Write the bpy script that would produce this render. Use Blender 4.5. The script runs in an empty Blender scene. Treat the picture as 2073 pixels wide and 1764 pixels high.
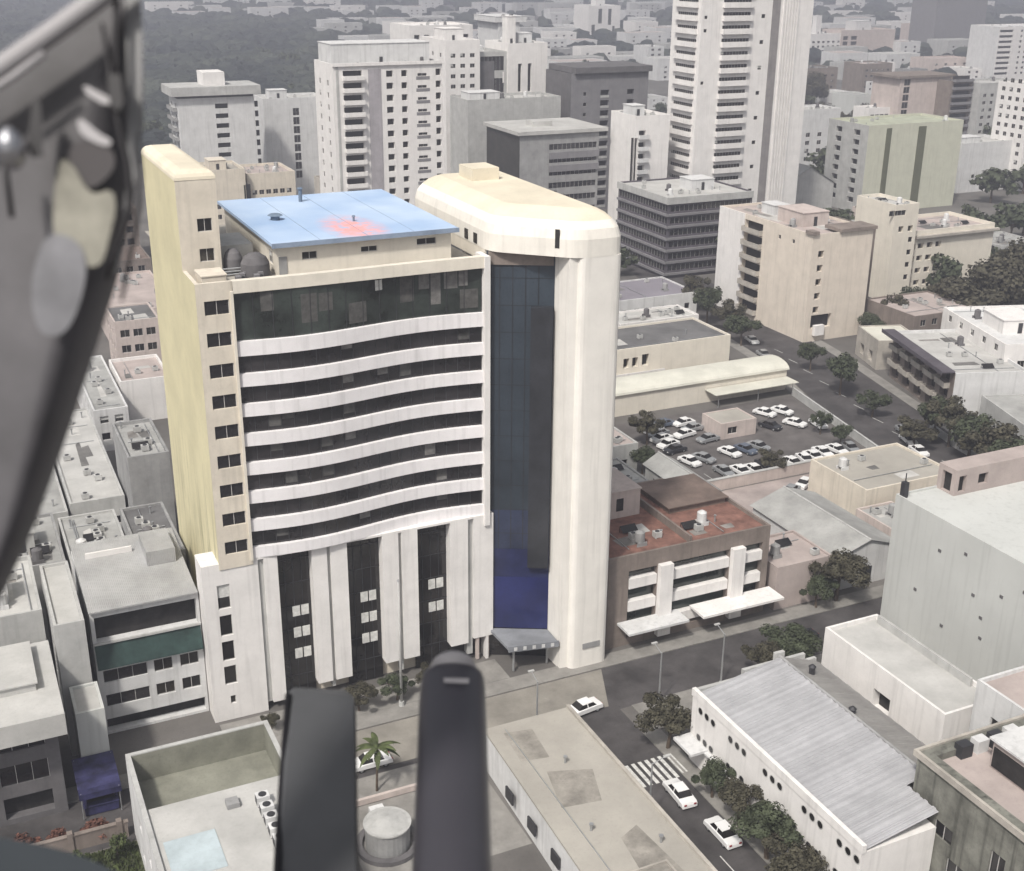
import bpy, math, random
from mathutils import Vector, Matrix
R=math.radians
random.seed(7)
SC=bpy.context.scene
COL=SC.collection
# ---------------------------------------------------------------- camera
F=2500.0; TH=R(21.5); RO=R(0.5); ZC=80.0; AZ=R(25.2)
cd=bpy.data.cameras.new('camera'); cam=bpy.data.objects.new('camera',cd); COL.objects.link(cam)
cd.sensor_width=36; cd.lens=F*36/2073; cd.clip_start=0.05; cd.clip_end=9000
cam.location=(0,0,ZC)
cam.matrix_world=Matrix.Translation((0,0,ZC))@Matrix.Rotation(math.pi/2-TH,4,'X')@Matrix.Rotation(RO,4,'Z')
cd.dof.use_dof=True; cd.dof.focus_distance=150; cd.dof.aperture_fstop=6
SC.camera=cam
# ---------------------------------------------------------------- sky, sun, exposure
SUN_EL=R(52); SUN_AZ=R(205)      # compass-like: measured clockwise from +Y
w=bpy.data.worlds.new('World'); SC.world=w; w.use_nodes=True
nt=w.node_tree; nt.nodes.clear()
sky=nt.nodes.new('ShaderNodeTexSky'); sky.sky_type='NISHITA'; sky.sun_disc=False
sky.sun_elevation=SUN_EL; sky.sun_rotation=SUN_AZ; sky.air_density=1.0; sky.dust_density=6.0; sky.ozone_density=1.0
hs=nt.nodes.new('ShaderNodeHueSaturation'); hs.inputs['Saturation'].default_value=0.22
bg=nt.nodes.new('ShaderNodeBackground'); bg.inputs['Strength'].default_value=0.088
out=nt.nodes.new('ShaderNodeOutputWorld')
nt.links.new(sky.outputs[0],hs.inputs['Color']); nt.links.new(hs.outputs[0],bg.inputs[0]); nt.links.new(bg.outputs[0],out.inputs[0])
sd=bpy.data.lights.new('sun','SUN'); sd.energy=2.7; sd.angle=R(5); sd.color=(1.0,0.945,0.86)
so=bpy.data.objects.new('sun',sd); COL.objects.link(so)
sv=Vector((math.sin(SUN_AZ)*math.cos(SUN_EL),math.cos(SUN_AZ)*math.cos(SUN_EL),math.sin(SUN_EL)))
so.rotation_euler=sv.to_track_quat('Z','Y').to_euler(); so.location=(0,0,200)
SC.view_settings.view_transform='Standard'; SC.view_settings.look='None'
SC.view_settings.exposure=0.48; SC.view_settings.gamma=1.0
SC.cycles.max_bounces=6; SC.cycles.volume_bounces=0; SC.cycles.use_denoising=True
# ---------------------------------------------------------------- geometry of the place: grid axes a (along the main street) and b (away)
UX=Vector((math.cos(AZ),math.sin(AZ),0)); VX=Vector((-math.sin(AZ),math.cos(AZ),0))
def W(a,b,z=0): return UX*a+VX*b+Vector((0,0,z))
def ray(px,py):
    x=(px-1036.5)/F; y=-(py-882)/F; c,s=math.cos(RO),math.sin(RO); x,y=c*x-s*y,s*x+c*y
    return Vector((x,math.cos(TH)+y*math.sin(TH),-math.sin(TH)+y*math.cos(TH)))
def G(px,py,z=0):
    r=ray(px,py); p=r*((z-ZC)/r.z); return p.dot(UX),p.dot(VX)
def onb(px,py,b):
    r=ray(px,py); p=r*(b/r.dot(VX)); return p.dot(UX),p.z+ZC
def ona(px,py,a):
    r=ray(px,py); p=r*(a/r.dot(UX)); return p.dot(VX),p.z+ZC
# ---------------------------------------------------------------- materials
MC={}
def mat(name,rgb,rough=0.85,var=0.12,streak=0.0,scale=0.35,bump=0.0,metal=0.0,spec=0.3,corr=None,dirt=None,zmask=None):
    if name in MC: return MC[name]
    m=bpy.data.materials.new(name); m.use_nodes=True; n=m.node_tree; L=n.links
    p=n.nodes['Principled BSDF']; p.inputs['Roughness'].default_value=rough; p.inputs['Metallic'].default_value=metal
    p.inputs['Specular IOR Level'].default_value=spec
    tc=n.nodes.new('ShaderNodeTexCoord')
    nz=n.nodes.new('ShaderNodeTexNoise'); nz.inputs['Scale'].default_value=scale; nz.inputs['Detail'].default_value=8; nz.inputs['Roughness'].default_value=0.65
    L.new(tc.outputs['Object'],nz.inputs['Vector'])
    def dark(f): return tuple(c*f for c in rgb)+(1,)
    cr=n.nodes.new('ShaderNodeValToRGB'); cr.color_ramp.elements[0].position=0.32; cr.color_ramp.elements[1].position=0.68
    cr.color_ramp.elements[0].color=dark(1-var*1.6); cr.color_ramp.elements[1].color=tuple(min(1,c*(1+var*0.5)) for c in rgb)+(1,)
    L.new(nz.outputs['Fac'],cr.inputs['Fac']); col=cr.outputs[0]
    def mix(col,fac,rgb2,amt):
        mr=n.nodes.new('ShaderNodeMath'); mr.operation='MULTIPLY'; mr.inputs[1].default_value=amt; L.new(fac,mr.inputs[0])
        mx=n.nodes.new('ShaderNodeMix'); mx.data_type='RGBA'; L.new(mr.outputs[0],mx.inputs['Factor']); L.new(col,mx.inputs['A'])
        mx.inputs['B'].default_value=tuple(rgb2)+(1,); return mx.outputs['Result']
    if streak>0:
        mp=n.nodes.new('ShaderNodeMapping'); mp.inputs['Scale'].default_value=(1.6,1.6,0.09); L.new(tc.outputs['Object'],mp.inputs[0])
        n2=n.nodes.new('ShaderNodeTexNoise'); n2.inputs['Scale'].default_value=1.0; n2.inputs['Detail'].default_value=5; L.new(mp.outputs[0],n2.inputs['Vector'])
        c2=n.nodes.new('ShaderNodeValToRGB'); c2.color_ramp.elements[0].position=0.52; c2.color_ramp.elements[1].position=0.75; L.new(n2.outputs['Fac'],c2.inputs[0])
        fac=c2.outputs[0]
        if zmask:
            sx=n.nodes.new('ShaderNodeSeparateXYZ'); L.new(tc.outputs['Object'],sx.inputs[0]); mr_=n.nodes.new('ShaderNodeMapRange'); L.new(sx.outputs['Z'],mr_.inputs['Value'])
            mr_.inputs['From Min'].default_value=zmask[0]; mr_.inputs['From Max'].default_value=zmask[1]; mr_.inputs['To Min'].default_value=1; mr_.inputs['To Max'].default_value=.03
            mm=n.nodes.new('ShaderNodeMath'); mm.operation='MULTIPLY'; L.new(fac,mm.inputs[0]); L.new(mr_.outputs[0],mm.inputs[1]); fac=mm.outputs[0]
        col=mix(col,fac,dirt or [c*0.35 for c in rgb],streak)
    # fine grain
    n3=n.nodes.new('ShaderNodeTexNoise'); n3.inputs['Scale'].default_value=3.5; n3.inputs['Detail'].default_value=6; L.new(tc.outputs['Object'],n3.inputs['Vector'])
    c3=n.nodes.new('ShaderNodeValToRGB'); c3.color_ramp.elements[0].position=0.55; c3.color_ramp.elements[1].position=0.72; L.new(n3.outputs['Fac'],c3.inputs[0])
    col=mix(col,c3.outputs[0],[c*0.55 for c in rgb],var*1.5)
    hsrc=n3.outputs['Fac']
    if corr:
        wv=n.nodes.new('ShaderNodeTexWave'); wv.bands_direction=corr[0]; wv.inputs['Scale'].default_value=corr[1]; wv.inputs['Distortion'].default_value=0.0
        L.new(tc.outputs['Object'],wv.inputs['Vector']); hsrc=wv.outputs['Fac']; bump=max(bump,0.35)
    if bump>0:
        bp=n.nodes.new('ShaderNodeBump'); bp.inputs['Strength'].default_value=bump; bp.inputs['Distance'].default_value=0.08
        L.new(hsrc,bp.inputs['Height']); L.new(bp.outputs[0],p.inputs['Normal'])
    L.new(col,p.inputs['Base Color']); MC[name]=m; return m
WHITE=mat('white_paint',(.72,.70,.685),var=.07,streak=.24)
WHITE2=mat('grey_white_paint',(.60,.60,.60),var=.10,streak=.35)
BAND=mat('white_band',(.74,.72,.73),var=.06,streak=.30)
CREAM=mat('cream_paint',(.68,.635,.555),var=.07,streak=.15)
CREAM2=mat('cream_stucco',(.64,.585,.50),var=.10,streak=.30)
YELLOW=mat('yellow_stucco',(.62,.57,.38),var=.10,streak=.75,scale=.15,dirt=(.13,.13,.065),zmask=(19,31))
PINK=mat('pinkish_plaster',(.52,.45,.42),var=.12,streak=.3)
TAN=mat('tan_plaster',(.64,.575,.50),var=.08,streak=.25)
PGREEN=mat('pale_green_paint',(.51,.515,.425),var=.07,streak=.25)
OLIVE=mat('olive_strip',(.12,.125,.085),var=.15)
GREYG=mat('grey_green_render',(.50,.51,.495),var=.06,streak=.22,scale=.12)
GREY=mat('grey_concrete',(.30,.30,.30),var=.18,streak=.3)
LGREY=mat('light_concrete',(.44,.44,.43),var=.14,streak=.3)
DGREY=mat('dark_concrete',(.13,.125,.13),var=.2,streak=.3)
DPURP=mat('dark_slate',(.095,.085,.10),var=.2,streak=.2)
MGREY=mat('mid_grey_paint',(.20,.195,.205),var=.12,streak=.25)
BROWNW=mat('brown_render',(.22,.185,.165),var=.2,streak=.4)
WEATH=mat('weathered_concrete',(.20,.20,.175),var=.35,streak=.85,dirt=(.035,.035,.03),bump=.3)
COPING=mat('coping',(.42,.39,.35),var=.2)
R_GREY=mat('roof_grey',(.36,.36,.35),var=.22,scale=.2,bump=.2)
R_LIGHT=mat('roof_light',(.46,.455,.44),var=.15,scale=.2,bump=.1)
R_DARK=mat('roof_dark',(.15,.148,.15),var=.25,scale=.2)
R_CREAM=mat('roof_cream',(.68,.62,.50),var=.12,scale=.12)
R_BEIGE=mat('roof_beige',(.36,.34,.305),var=.12,scale=.15)
R_PINK=mat('roof_pink',(.42,.36,.34),var=.15,scale=.2)
R_RED=mat('roof_red',(.235,.125,.10),var=.35,scale=.5,bump=.3)
R_BROWN=mat('roof_brown',(.19,.145,.125),var=.25,scale=.3,corr=('X',2.2))
R_CORR=mat('roof_corrugated',(.36,.36,.375),var=.12,rough=.55,scale=.3,corr=('Y',1.1))
R_CORR2=mat('roof_corrugated_dull',(.27,.26,.25),var=.18,rough=.6,scale=.3,corr=('Y',1.1))
R_METAL=mat('roof_sheet_metal',(.36,.36,.36),var=.15,rough=.5,scale=.3,corr=('X',1.6))
SHEET=mat('pale_sheet_roof',(.60,.59,.52),var=.12,rough=.6,scale=.2)
ASPH=mat('asphalt',(.075,.07,.071),var=.32,scale=.22,bump=.15)
GRND=mat('city_ground',(.14,.132,.125),var=.3,scale=.05,bump=.2)
PAVE=mat('pavement',(.25,.24,.225),var=.2,scale=.4,bump=.1)
MARK=mat('road_marking',(.62,.62,.60),var=.25,scale=2)
SOIL=mat('dry_soil',(.20,.165,.145),var=.4,scale=.3,bump=.4)
PLOT=mat('pink_yard',(.36,.31,.295),var=.2,scale=.2)
GRASS=mat('grass',(.075,.085,.045),var=.5,scale=.6,bump=.5)
METAL=mat('galvanised_metal',(.42,.43,.44),rough=.4,metal=.6,var=.1)
DMETAL=mat('dark_metal',(.05,.05,.055),rough=.5,metal=.3,var=.1)
FRAME=mat('window_frame',(.45,.44,.43),rough=.6,var=.05)
CURT=mat('white_blind',(.62,.62,.60),rough=.7,var=.2,scale=2)
DARKIN=mat('dark_interior',(.03,.028,.028),rough=.8,var=.4,scale=.8)
RUBBER=mat('rubber',(.02,.02,.02),rough=.8)
BARK=mat('bark',(.11,.085,.065),var=.3,scale=2,bump=.5)
BLUET=mat('blue_tarpaulin',(.035,.035,.10),rough=.6,var=.5,scale=.8)
AWNG=mat('green_awning',(.035,.065,.06),rough=.7,var=.4,scale=.4)
def glass(name,rgb,rough=.12,var=.5,scale=.25):
    return mat(name,rgb,rough=rough,var=var,scale=scale,spec=.6)
GL=[glass('glass_dark',(.022,.02,.02)),glass('glass_grey',(.05,.048,.047)),glass('glass_warm',(.035,.03,.024))]
GRIB=glass('ribbon_glass',(.028,.026,.028),rough=.15)
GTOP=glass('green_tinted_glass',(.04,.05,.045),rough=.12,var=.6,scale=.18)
GSLAB=glass('blue_grey_glass',(.035,.047,.062),rough=.15,var=.3,scale=.08)
GBLUE=glass('deep_blue_reflection',(.019,.025,.105),rough=.18,var=.3,scale=.15)  # blue reflection put into the glass colour
GDK=glass('charcoal_glass',(.030,.032,.038),rough=.2,var=.3)
def leafmat(name,rgb):
    m=bpy.data.materials.new(name); m.use_nodes=True; n=m.node_tree; p=n.nodes['Principled BSDF']
    p.inputs['Roughness'].default_value=.7; p.inputs['Specular IOR Level'].default_value=.2
    tc=n.nodes.new('ShaderNodeTexCoord'); nz=n.nodes.new('ShaderNodeTexNoise'); nz.inputs['Scale'].default_value=.9; nz.inputs['Detail'].default_value=5
    n.links.new(tc.outputs['Object'],nz.inputs['Vector'])
    cr=n.nodes.new('ShaderNodeValToRGB'); cr.color_ramp.elements[0].position=.35; cr.color_ramp.elements[1].position=.65
    cr.color_ramp.elements[0].color=tuple(c*.55 for c in rgb)+(1,); cr.color_ramp.elements[1].color=tuple(c*1.5 for c in rgb)+(1,)
    n.links.new(nz.outputs['Fac'],cr.inputs[0]); n.links.new(cr.outputs[0],p.inputs['Base Color']); return m
LEAF=leafmat('foliage',(.048,.057,.034)); LEAF2=leafmat('foliage_brownish',(.055,.051,.035)); LEAF3=leafmat('foliage_fresh',(.06,.075,.03)); LEAFR=leafmat('foliage_reddish',(.13,.06,.045))
def woodmat():
    m=leafmat('woodland_foliage',(.030,.037,.036)); n=m.node_tree; p=n.nodes['Principled BSDF']; src=p.inputs['Base Color'].links[0].from_socket
    tc=n.nodes.new('ShaderNodeTexCoord'); nz=n.nodes.new('ShaderNodeTexNoise'); nz.inputs['Scale'].default_value=.02; nz.inputs['Detail'].default_value=4; n.links.new(tc.outputs['Object'],nz.inputs['Vector'])
    cr=n.nodes.new('ShaderNodeValToRGB'); cr.color_ramp.elements[0].position=.38; cr.color_ramp.elements[1].position=.66; cr.color_ramp.elements[0].color=(.45,.5,.55,1); cr.color_ramp.elements[1].color=(1.6,1.5,1.2,1); n.links.new(nz.outputs['Fac'],cr.inputs[0])
    mx=n.nodes.new('ShaderNodeMix'); mx.data_type='RGBA'; mx.blend_type='MULTIPLY'; mx.inputs['Factor'].default_value=1; n.links.new(src,mx.inputs['A']); n.links.new(cr.outputs[0],mx.inputs['B']); n.links.new(mx.outputs['Result'],p.inputs['Base Color']); return m
WOODS=woodmat()
# blue roof sheet with its faded red patch
def blueroof():
    m=bpy.data.materials.new('blue_roof_sheet'); m.use_nodes=True; n=m.node_tree; L=n.links; p=n.nodes['Principled BSDF']
    p.inputs['Roughness'].default_value=.55
    tc=n.nodes.new('ShaderNodeTexCoord'); nz=n.nodes.new('ShaderNodeTexNoise'); nz.inputs['Scale'].default_value=.16; nz.inputs['Detail'].default_value=7; L.new(tc.outputs['Object'],nz.inputs['Vector'])
    cr=n.nodes.new('ShaderNodeValToRGB'); e=cr.color_ramp.elements; e[0].position=.3; e[0].color=(.30,.43,.64,1); e[1].position=.7; e[1].color=(.47,.58,.74,1)
    L.new(nz.outputs['Fac'],cr.inputs[0])
    mp=n.nodes.new('ShaderNodeMapping'); mp.inputs['Location'].default_value=(-20.0,-13,0); L.new(tc.outputs['Object'],mp.inputs[0])
    mp2=n.nodes.new('ShaderNodeMapping'); mp2.vector_type='POINT'; mp2.inputs['Scale'].default_value=(.27,.13,0); L.new(mp.outputs[0],mp2.inputs[0])
    gr=n.nodes.new('ShaderNodeTexGradient'); gr.gradient_type='SPHERICAL'; L.new(mp2.outputs[0],gr.inputs[0])
    ml=n.nodes.new('ShaderNodeMath'); ml.operation='MULTIPLY'; ml.use_clamp=True; n5=n.nodes.new('ShaderNodeTexNoise'); n5.inputs['Scale'].default_value=1.1; n5.inputs['Detail'].default_value=6; L.new(tc.outputs['Object'],n5.inputs['Vector']); c5=n.nodes.new('ShaderNodeMapRange'); c5.inputs['From Min'].default_value=.35; c5.inputs['From Max'].default_value=.65; c5.inputs['To Min'].default_value=.2; c5.inputs['To Max'].default_value=2.0; L.new(n5.outputs['Fac'],c5.inputs['Value']); L.new(c5.outputs[0],ml.inputs[1]); L.new(gr.outputs['Fac'],ml.inputs[0])
    mx=n.nodes.new('ShaderNodeMix'); mx.data_type='RGBA'; L.new(ml.outputs[0],mx.inputs['Factor']); L.new(cr.outputs[0],mx.inputs['A']); mx.inputs['B'].default_value=(.80,.36,.34,1)
    L.new(mx.outputs['Result'],p.inputs['Base Color']); return m
BLUEROOF=blueroof()
# ---------------------------------------------------------------- builders
def props(o,label=None,cat=None,group=None,kind=None):
    if label: o['label']=label
    if cat: o['category']=cat
    if group: o['group']=group
    if kind: o['kind']=kind
    return o
class Thing:
    """an Empty at the thing's base; children are meshed in grid coordinates (a,b,z)"""
    def __init__(s,name,label,cat,a,b,z=0,rot=0,group=None):
        s.o=bpy.data.objects.new(name,None); COL.objects.link(s.o); s.o.empty_display_size=.5
        s.a,s.b,s.z=a,b,z; s.o.location=W(a,b,z); s.o.rotation_euler=(0,0,AZ+rot)
        props(s.o,label,cat,group)
class MB:
    def __init__(s): s.v=[]; s.f=[]; s.m=[]
    def quad(s,*p,m=0):
        i=len(s.v); s.v+=[tuple(q) for q in p]; s.f.append(tuple(range(i,i+len(p)))); s.m.append(m)
    def box(s,a0,a1,b0,b1,z0,z1,m=0,bottom=True):
        i=len(s.v); s.v+=[(a0,b0,z0),(a1,b0,z0),(a1,b1,z0),(a0,b1,z0),(a0,b0,z1),(a1,b0,z1),(a1,b1,z1),(a0,b1,z1)]
        fs=[(4,5,6,7),(0,1,5,4),(1,2,6,5),(2,3,7,6),(3,0,4,7)]+([(3,2,1,0)] if bottom else [])
        for f in fs: s.f.append(tuple(i+k for k in f)); s.m.append(m)
    def tube(s,p0,p1,r0,r1=None,n=8,m=0,caps=True):
        r1=r0 if r1 is None else r1; p0=Vector(p0); p1=Vector(p1); d=(p1-p0).normalized()
        x=d.orthogonal().normalized(); y=d.cross(x); i=len(s.v)
        for p,r in((p0,r0),(p1,r1)):
            for k in range(n):
                t=2*math.pi*k/n; s.v.append(tuple(p+x*(r*math.cos(t))+y*(r*math.sin(t))))
        for k in range(n): s.f.append((i+k,i+(k+1)%n,i+n+(k+1)%n,i+n+k)); s.m.append(m)
        if caps:
            s.f.append(tuple(i+n+k for k in range(n))); s.m.append(m); s.f.append(tuple(i+n-1-k for k in range(n))); s.m.append(m)
    def prism(s,poly,z0,z1,m=0):
        n=len(poly); i=len(s.v); s.v+=[(a,b,z0) for a,b in poly]+[(a,b,z1) for a,b in poly]
        for k in range(n): s.f.append((i+k,i+(k+1)%n,i+n+(k+1)%n,i+n+k)); s.m.append(m)
        s.f.append(tuple(i+n+k for k in range(n))); s.m.append(m); s.f.append(tuple(i+n-1-k for k in range(n))); s.m.append(m)
    def build(s,name,mats,parent=None,off=(0,0,0),smooth=False,label=None):
        if not isinstance(mats,(list,tuple)): mats=[mats]
        me=bpy.data.meshes.new(name); me.from_pydata([(v[0]-off[0],v[1]-off[1],v[2]-off[2]) for v in s.v],[],s.f)
        for m in mats: me.materials.append(m)
        if len(mats)>1: me.polygons.foreach_set('material_index',s.m)
        if smooth: me.polygons.foreach_set('use_smooth',[True]*len(s.f))
        me.update(); o=bpy.data.objects.new(name,me); COL.objects.link(o)
        if parent is not None: o.parent=parent
        if label: o['label']=label
        return o
def part(t,name,mb,mats,label=None,smooth=False,parent=None):
    """a part of Thing t, given in grid coordinates"""
    return mb.build(name,mats,parent or t.o,(t.a,t.b,t.z),smooth,label)
def struct(name,mb,mats):
    """a piece of the setting in grid coordinates"""
    o=mb.build(name,mats); o.rotation_euler=(0,0,AZ); o['kind']='structure'; return o
WM={}
FOOT=[(19,66,111,150),(63,80,60,93),(8,23,76,104),(42,54,60,99),(95,147,180,192),(100,114,113,135),(54,66,-60,103),(-120,400,100,114)]
def wmesh(w,h,style,var):
    """window mesh: local x width, z height, y inward; glass plus frame bars"""
    key=(round(w,2),round(h,2),style,var)
    if key in WM: return WM[key]
    mb=MB(); g=0
    mats=[GL[var] if style!='ribbon' else GRIB,FRAME,CURT,DARKIN]
    if style=='hole': mb.quad((0,.9,0),(w,.9,0),(w,.9,h),(0,.9,h),m=3)
    else:
        mb.quad((0,.12,0),(w,.12,0),(w,.12,h),(0,.12,h),m=0)
        t=.06 if w<4 else .05
        n=max(1,round(w/(1.4 if style=='ribbon' else 1.0))) if style in('ribbon','pane') else 1
        for k in range(n+1):
            x=k*(w-t)/n; mb.box(x,x+t,.06,.118,0,h,m=1)
        if style=='pane':
            mb.box(t,w-t,.065,.117,0,t,m=1); mb.box(t,w-t,.065,.117,h-t,h,m=1)
        if var==1 and style=='pane':     # blinds drawn in one light
            mb.quad((t,.119,h*.45),(w/n,.119,h*.45),(w/n,.119,h),(t,.119,h),m=2)
    me=bpy.data.meshes.new('window')
    me.from_pydata(mb.v,[],mb.f)
    for m in mats: me.materials.append(m)
    me.polygons.foreach_set('material_index',mb.m); me.update(); WM[key]=me; return me
def window(t,side,fix,u0,z0,w,h,style,name='window',depth=0.15,label=None):
    o=bpy.data.objects.new(name,wmesh(w,h,style,random.choice((0,0,0,1,2)))); COL.objects.link(o); o.parent=t.o
    d=depth-.05
    if side=='F': loc=(u0,fix+d,z0); rz=0
    elif side=='L': loc=(fix+d,u0+w,z0); rz=-math.pi/2
    elif side=='R': loc=(fix-d,u0,z0); rz=math.pi/2
    else: loc=(u0+w,fix-d,z0); rz=math.pi
    o.location=(loc[0]-t.a,loc[1]-t.b,loc[2]-t.z); o.rotation_euler=(0,0,rz)
    if label: o['label']=label
    return o
def face(mb,side,fix,u0,u1,z0,z1,ops,rev=.3,m=0):
    """a wall face with real openings and reveals. ops: (u,z,w,h)"""
    sg={'F':1,'L':1,'R':-1,'B':-1}[side]
    def P(u,z,d=0):
        return (u,fix+sg*d,z) if side in'FB' else (fix+sg*d,u,z)
    ops=[(max(u0,o[0]),max(z0,o[1]),min(u1,o[0]+o[2]),min(z1,o[1]+o[3])) for o in ops]
    us=sorted({u0,u1}|{round(x,3) for o in ops for x in(o[0],o[2])}); zs=sorted({z0,z1}|{round(x,3) for o in ops for x in(o[1],o[3])})
    for j in range(len(zs)-1):
        zc=(zs[j]+zs[j+1])/2; run=None
        row=[o for o in ops if o[1]<zc<o[3]]
        for i in range(len(us)-1):
            uc=(us[i]+us[i+1])/2; hole=any(o[0]<uc<o[2] for o in row)
            if hole:
                if run is not None: mb.quad(P(run,zs[j]),P(us[i],zs[j]),P(us[i],zs[j+1]),P(run,zs[j+1]),m=m); run=None
            elif run is None: run=us[i]
        if run is not None: mb.quad(P(run,zs[j]),P(u1,zs[j]),P(u1,zs[j+1]),P(run,zs[j+1]),m=m)
    for a,b,c,d in ops:
        mb.quad(P(a,b),P(c,b),P(c,b,rev),P(a,b,rev),m=m); mb.quad(P(a,d,rev),P(c,d,rev),P(c,d),P(a,d),m=m)
        mb.quad(P(a,b),P(a,b,rev),P(a,d,rev),P(a,d),m=m); mb.quad(P(c,b,rev),P(c,b),P(c,d),P(c,d,rev),m=m)
def grid(u0,u1,n,w,z0,pitch,nz,h,style='pane'):
    """n columns of windows centred between u0 and u1, nz storeys"""
    r=[]
    for k in range(nz):
        for i in range(n):
            c=u0+(u1-u0)*(i+.5)/n; r.append((c-w/2,z0+k*pitch,w,h,style))
    return r
def bld(name,label,cat,a0,a1,b0,b1,h,wall=WHITE,roof=R_GREY,F=(),L=(),Rr=(),B=(),par=.8,rot=0,z0=0,group=None,rev=.3,leftmat=None,clutter=None,hut=None,pt=.3):
    t=Thing(name,label,cat,a0,b0,z0,rot,group); FOOT.append((a0-1,a1+1,b0-1,b1+1))
    mb=MB(); top=z0+h
    for side,fix,u0,u1,ops in(('F',b0,a0,a1,F),('L',a0,b0,b1,L),('R',a1,b0,b1,Rr),('B',b1,a0,a1,B)):
        rv=max([rev]+[1.2 for o in ops if len(o)>4 and o[4]=='hole'])
        face(mb,side,fix,u0,u1,z0,top,[o[:4] for o in ops],rv,m=1 if (side=='L' and leftmat) else 0)
    # parapet top and inner sides
    p=pt; zr=top-par
    for q in(((a0,b0),(a1,b0),(a1-p,b0+p),(a0+p,b0+p)),((a1,b0),(a1,b1),(a1-p,b1-p),(a1-p,b0+p)),((a1,b1),(a0,b1),(a0+p,b1-p),(a1-p,b1-p)),((a0,b1),(a0,b0),(a0+p,b0+p),(a0+p,b1-p))):
        mb.quad(*[(x,y,top) for x,y in q])
    c=[(a0+p,b0+p),(a1-p,b0+p),(a1-p,b1-p),(a0+p,b1-p)]
    if par>0:
        for k in range(4):
            x,y=c[k],c[(k+1)%4]; mb.quad((x[0],x[1],zr),(x[0],x[1],top),(y[0],y[1],top),(y[0],y[1],zr))
    part(t,'wall',mb,[wall,leftmat] if leftmat else wall)
    rb=MB(); rb.quad(*[(x,y,zr) for x,y in c]); part(t,'roof',rb,roof)
    for side,fix,ops in(('F',b0,F),('L',a0,L),('R',a1,Rr),('B',b1,B)):
        for o in ops: window(t,side,fix,o[0],o[1],o[2],o[3],o[4] if len(o)>4 else 'pane')
    if clutter is None: clutter=1
    for k in range(clutter): roof_bits(t,a0+1,a1-1,b0+1,b1-1,zr)
    if hut:
        for (x0,x1,y0,y1,hh,mt) in hut: roof_hut(t,x0,x1,y0,y1,zr,hh,mt)
    return t
def roof_hut(t,x0,x1,y0,y1,z,hh,mt=None,doors=True):
    mb=MB(); mb.box(x0,x1,y0,y1,z,z+hh,bottom=False)
    mb.box(x0-.15,x1+.15,y0-.15,y1+.15,z+hh,z+hh+.18)
    r=part(t,'roof_hut',mb,mt or WHITE2)
    if doors:
        mb=MB(); c=(x0+x1)/2; mb.box(c-.45,c+.45,y0-.06,y0-.003,z+.05,z+2.1); 
        if hh>2.2: mb.build('door',[DMETAL],r,(t.a,t.b,t.z))
PATCH=[mat('roof_patch_dark',(.16,.155,.15),var=.3),mat('roof_patch_light',(.5,.49,.47),var=.2),mat('roof_patch_mid',(.27,.255,.24),var=.3)]
def roof_bits(t,a0,a1,b0,b1,z):
    if a1-a0<3 or b1-b0<3: return
    if t.b<260:
        for q in range(random.choice((1,2,2))):
            w_=random.uniform(1.0,(a1-a0)*.45); d_=random.uniform(1.0,(b1-b0)*.4); x=random.uniform(a0,a1-w_); y=random.uniform(b0,b1-d_); zz=z+.006+.006*random.random(); k_=random.uniform(-.3,.3)
            mb=MB(); mb.prism([(x,y),(x+w_,y+k_*.3),(x+w_-k_,y+d_),(x+k_,y+d_*.9)],z+.002,zz+.01); part(t,'roof_patch',mb,random.choice(PATCH))
        x=random.uniform(a0,a1); y=random.uniform(b0,b1); mb=MB()
        if random.random()<.5: mb.tube((x,b0,z+.12),(x,b1,z+.12),.06,n=6)
        else: mb.tube((a0,y,z+.12),(a1,y,z+.12),.06,n=6)
        part(t,'roof_pipe',mb,METAL)
        if random.random()<.35:
            x=random.uniform(a0,a1-2.5); y=random.uniform(b0,b1-1); mb=MB(); mb.quad((x,y,z+.3),(x+2.2,y,z+.3),(x+2.2,y+1.0,z+.85),(x,y+1.0,z+.85)); mb.quad((x,y+1.0,z+.83),(x+2.2,y+1.0,z+.83),(x+2.2,y,z+.28),(x,y,z+.28)); mb.box(x,x+.06,y+.9,y+.98,z,z+.83); mb.box(x+2.1,x+2.16,y+.9,y+.98,z,z+.83); part(t,'solar_heater',mb,GL[0])
    k=random.random(); x=random.uniform(a0,a1-2); y=random.uniform(b0,b1-2)
    if k<.55:
        mb=MB(); mb.tube((x+.7,y+.7,z+.5),(x+.7,y+.7,z+1.7),.65,.62,12); mb.tube((x+.7,y+.7,z+1.7),(x+.7,y+.7,z+1.95),.62,.2,12)
        mb.box(x,x+1.4,y+.05,y+.2,z,z+.5); mb.box(x,x+1.4,y+1.2,y+1.35,z,z+.5)
        part(t,'water_tank',mb,random.choice((GREY,WHITE2,DGREY)))
    for j in range(random.choice((1,2,3))):
        x=random.uniform(a0,a1-1.2); y=random.uniform(b0,b1-1.2)
        mb=MB(); mb.box(x,x+1.0,y,y+.8,z+.12,z+.85); mb.box(x+.1,x+.2,y,y+.8,z,z+.12); mb.box(x+.8,x+.9,y,y+.8,z,z+.12)
        mb.tube((x+.5,y+.4,z+.85),(x+.5,y+.4,z+.9),.3,n=10,m=1); part(t,'cooling_unit',mb,[LGREY,DMETAL])
    x=random.uniform(a0,a1); y=random.uniform(b0,b1); mb=MB(); mb.tube((x,y,z),(x,y,z+.9),.1,n=8); mb.tube((x,y,z+.9),(x,y,z+1.0),.18,n=8); part(t,'vent_pipe',mb,METAL)
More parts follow.
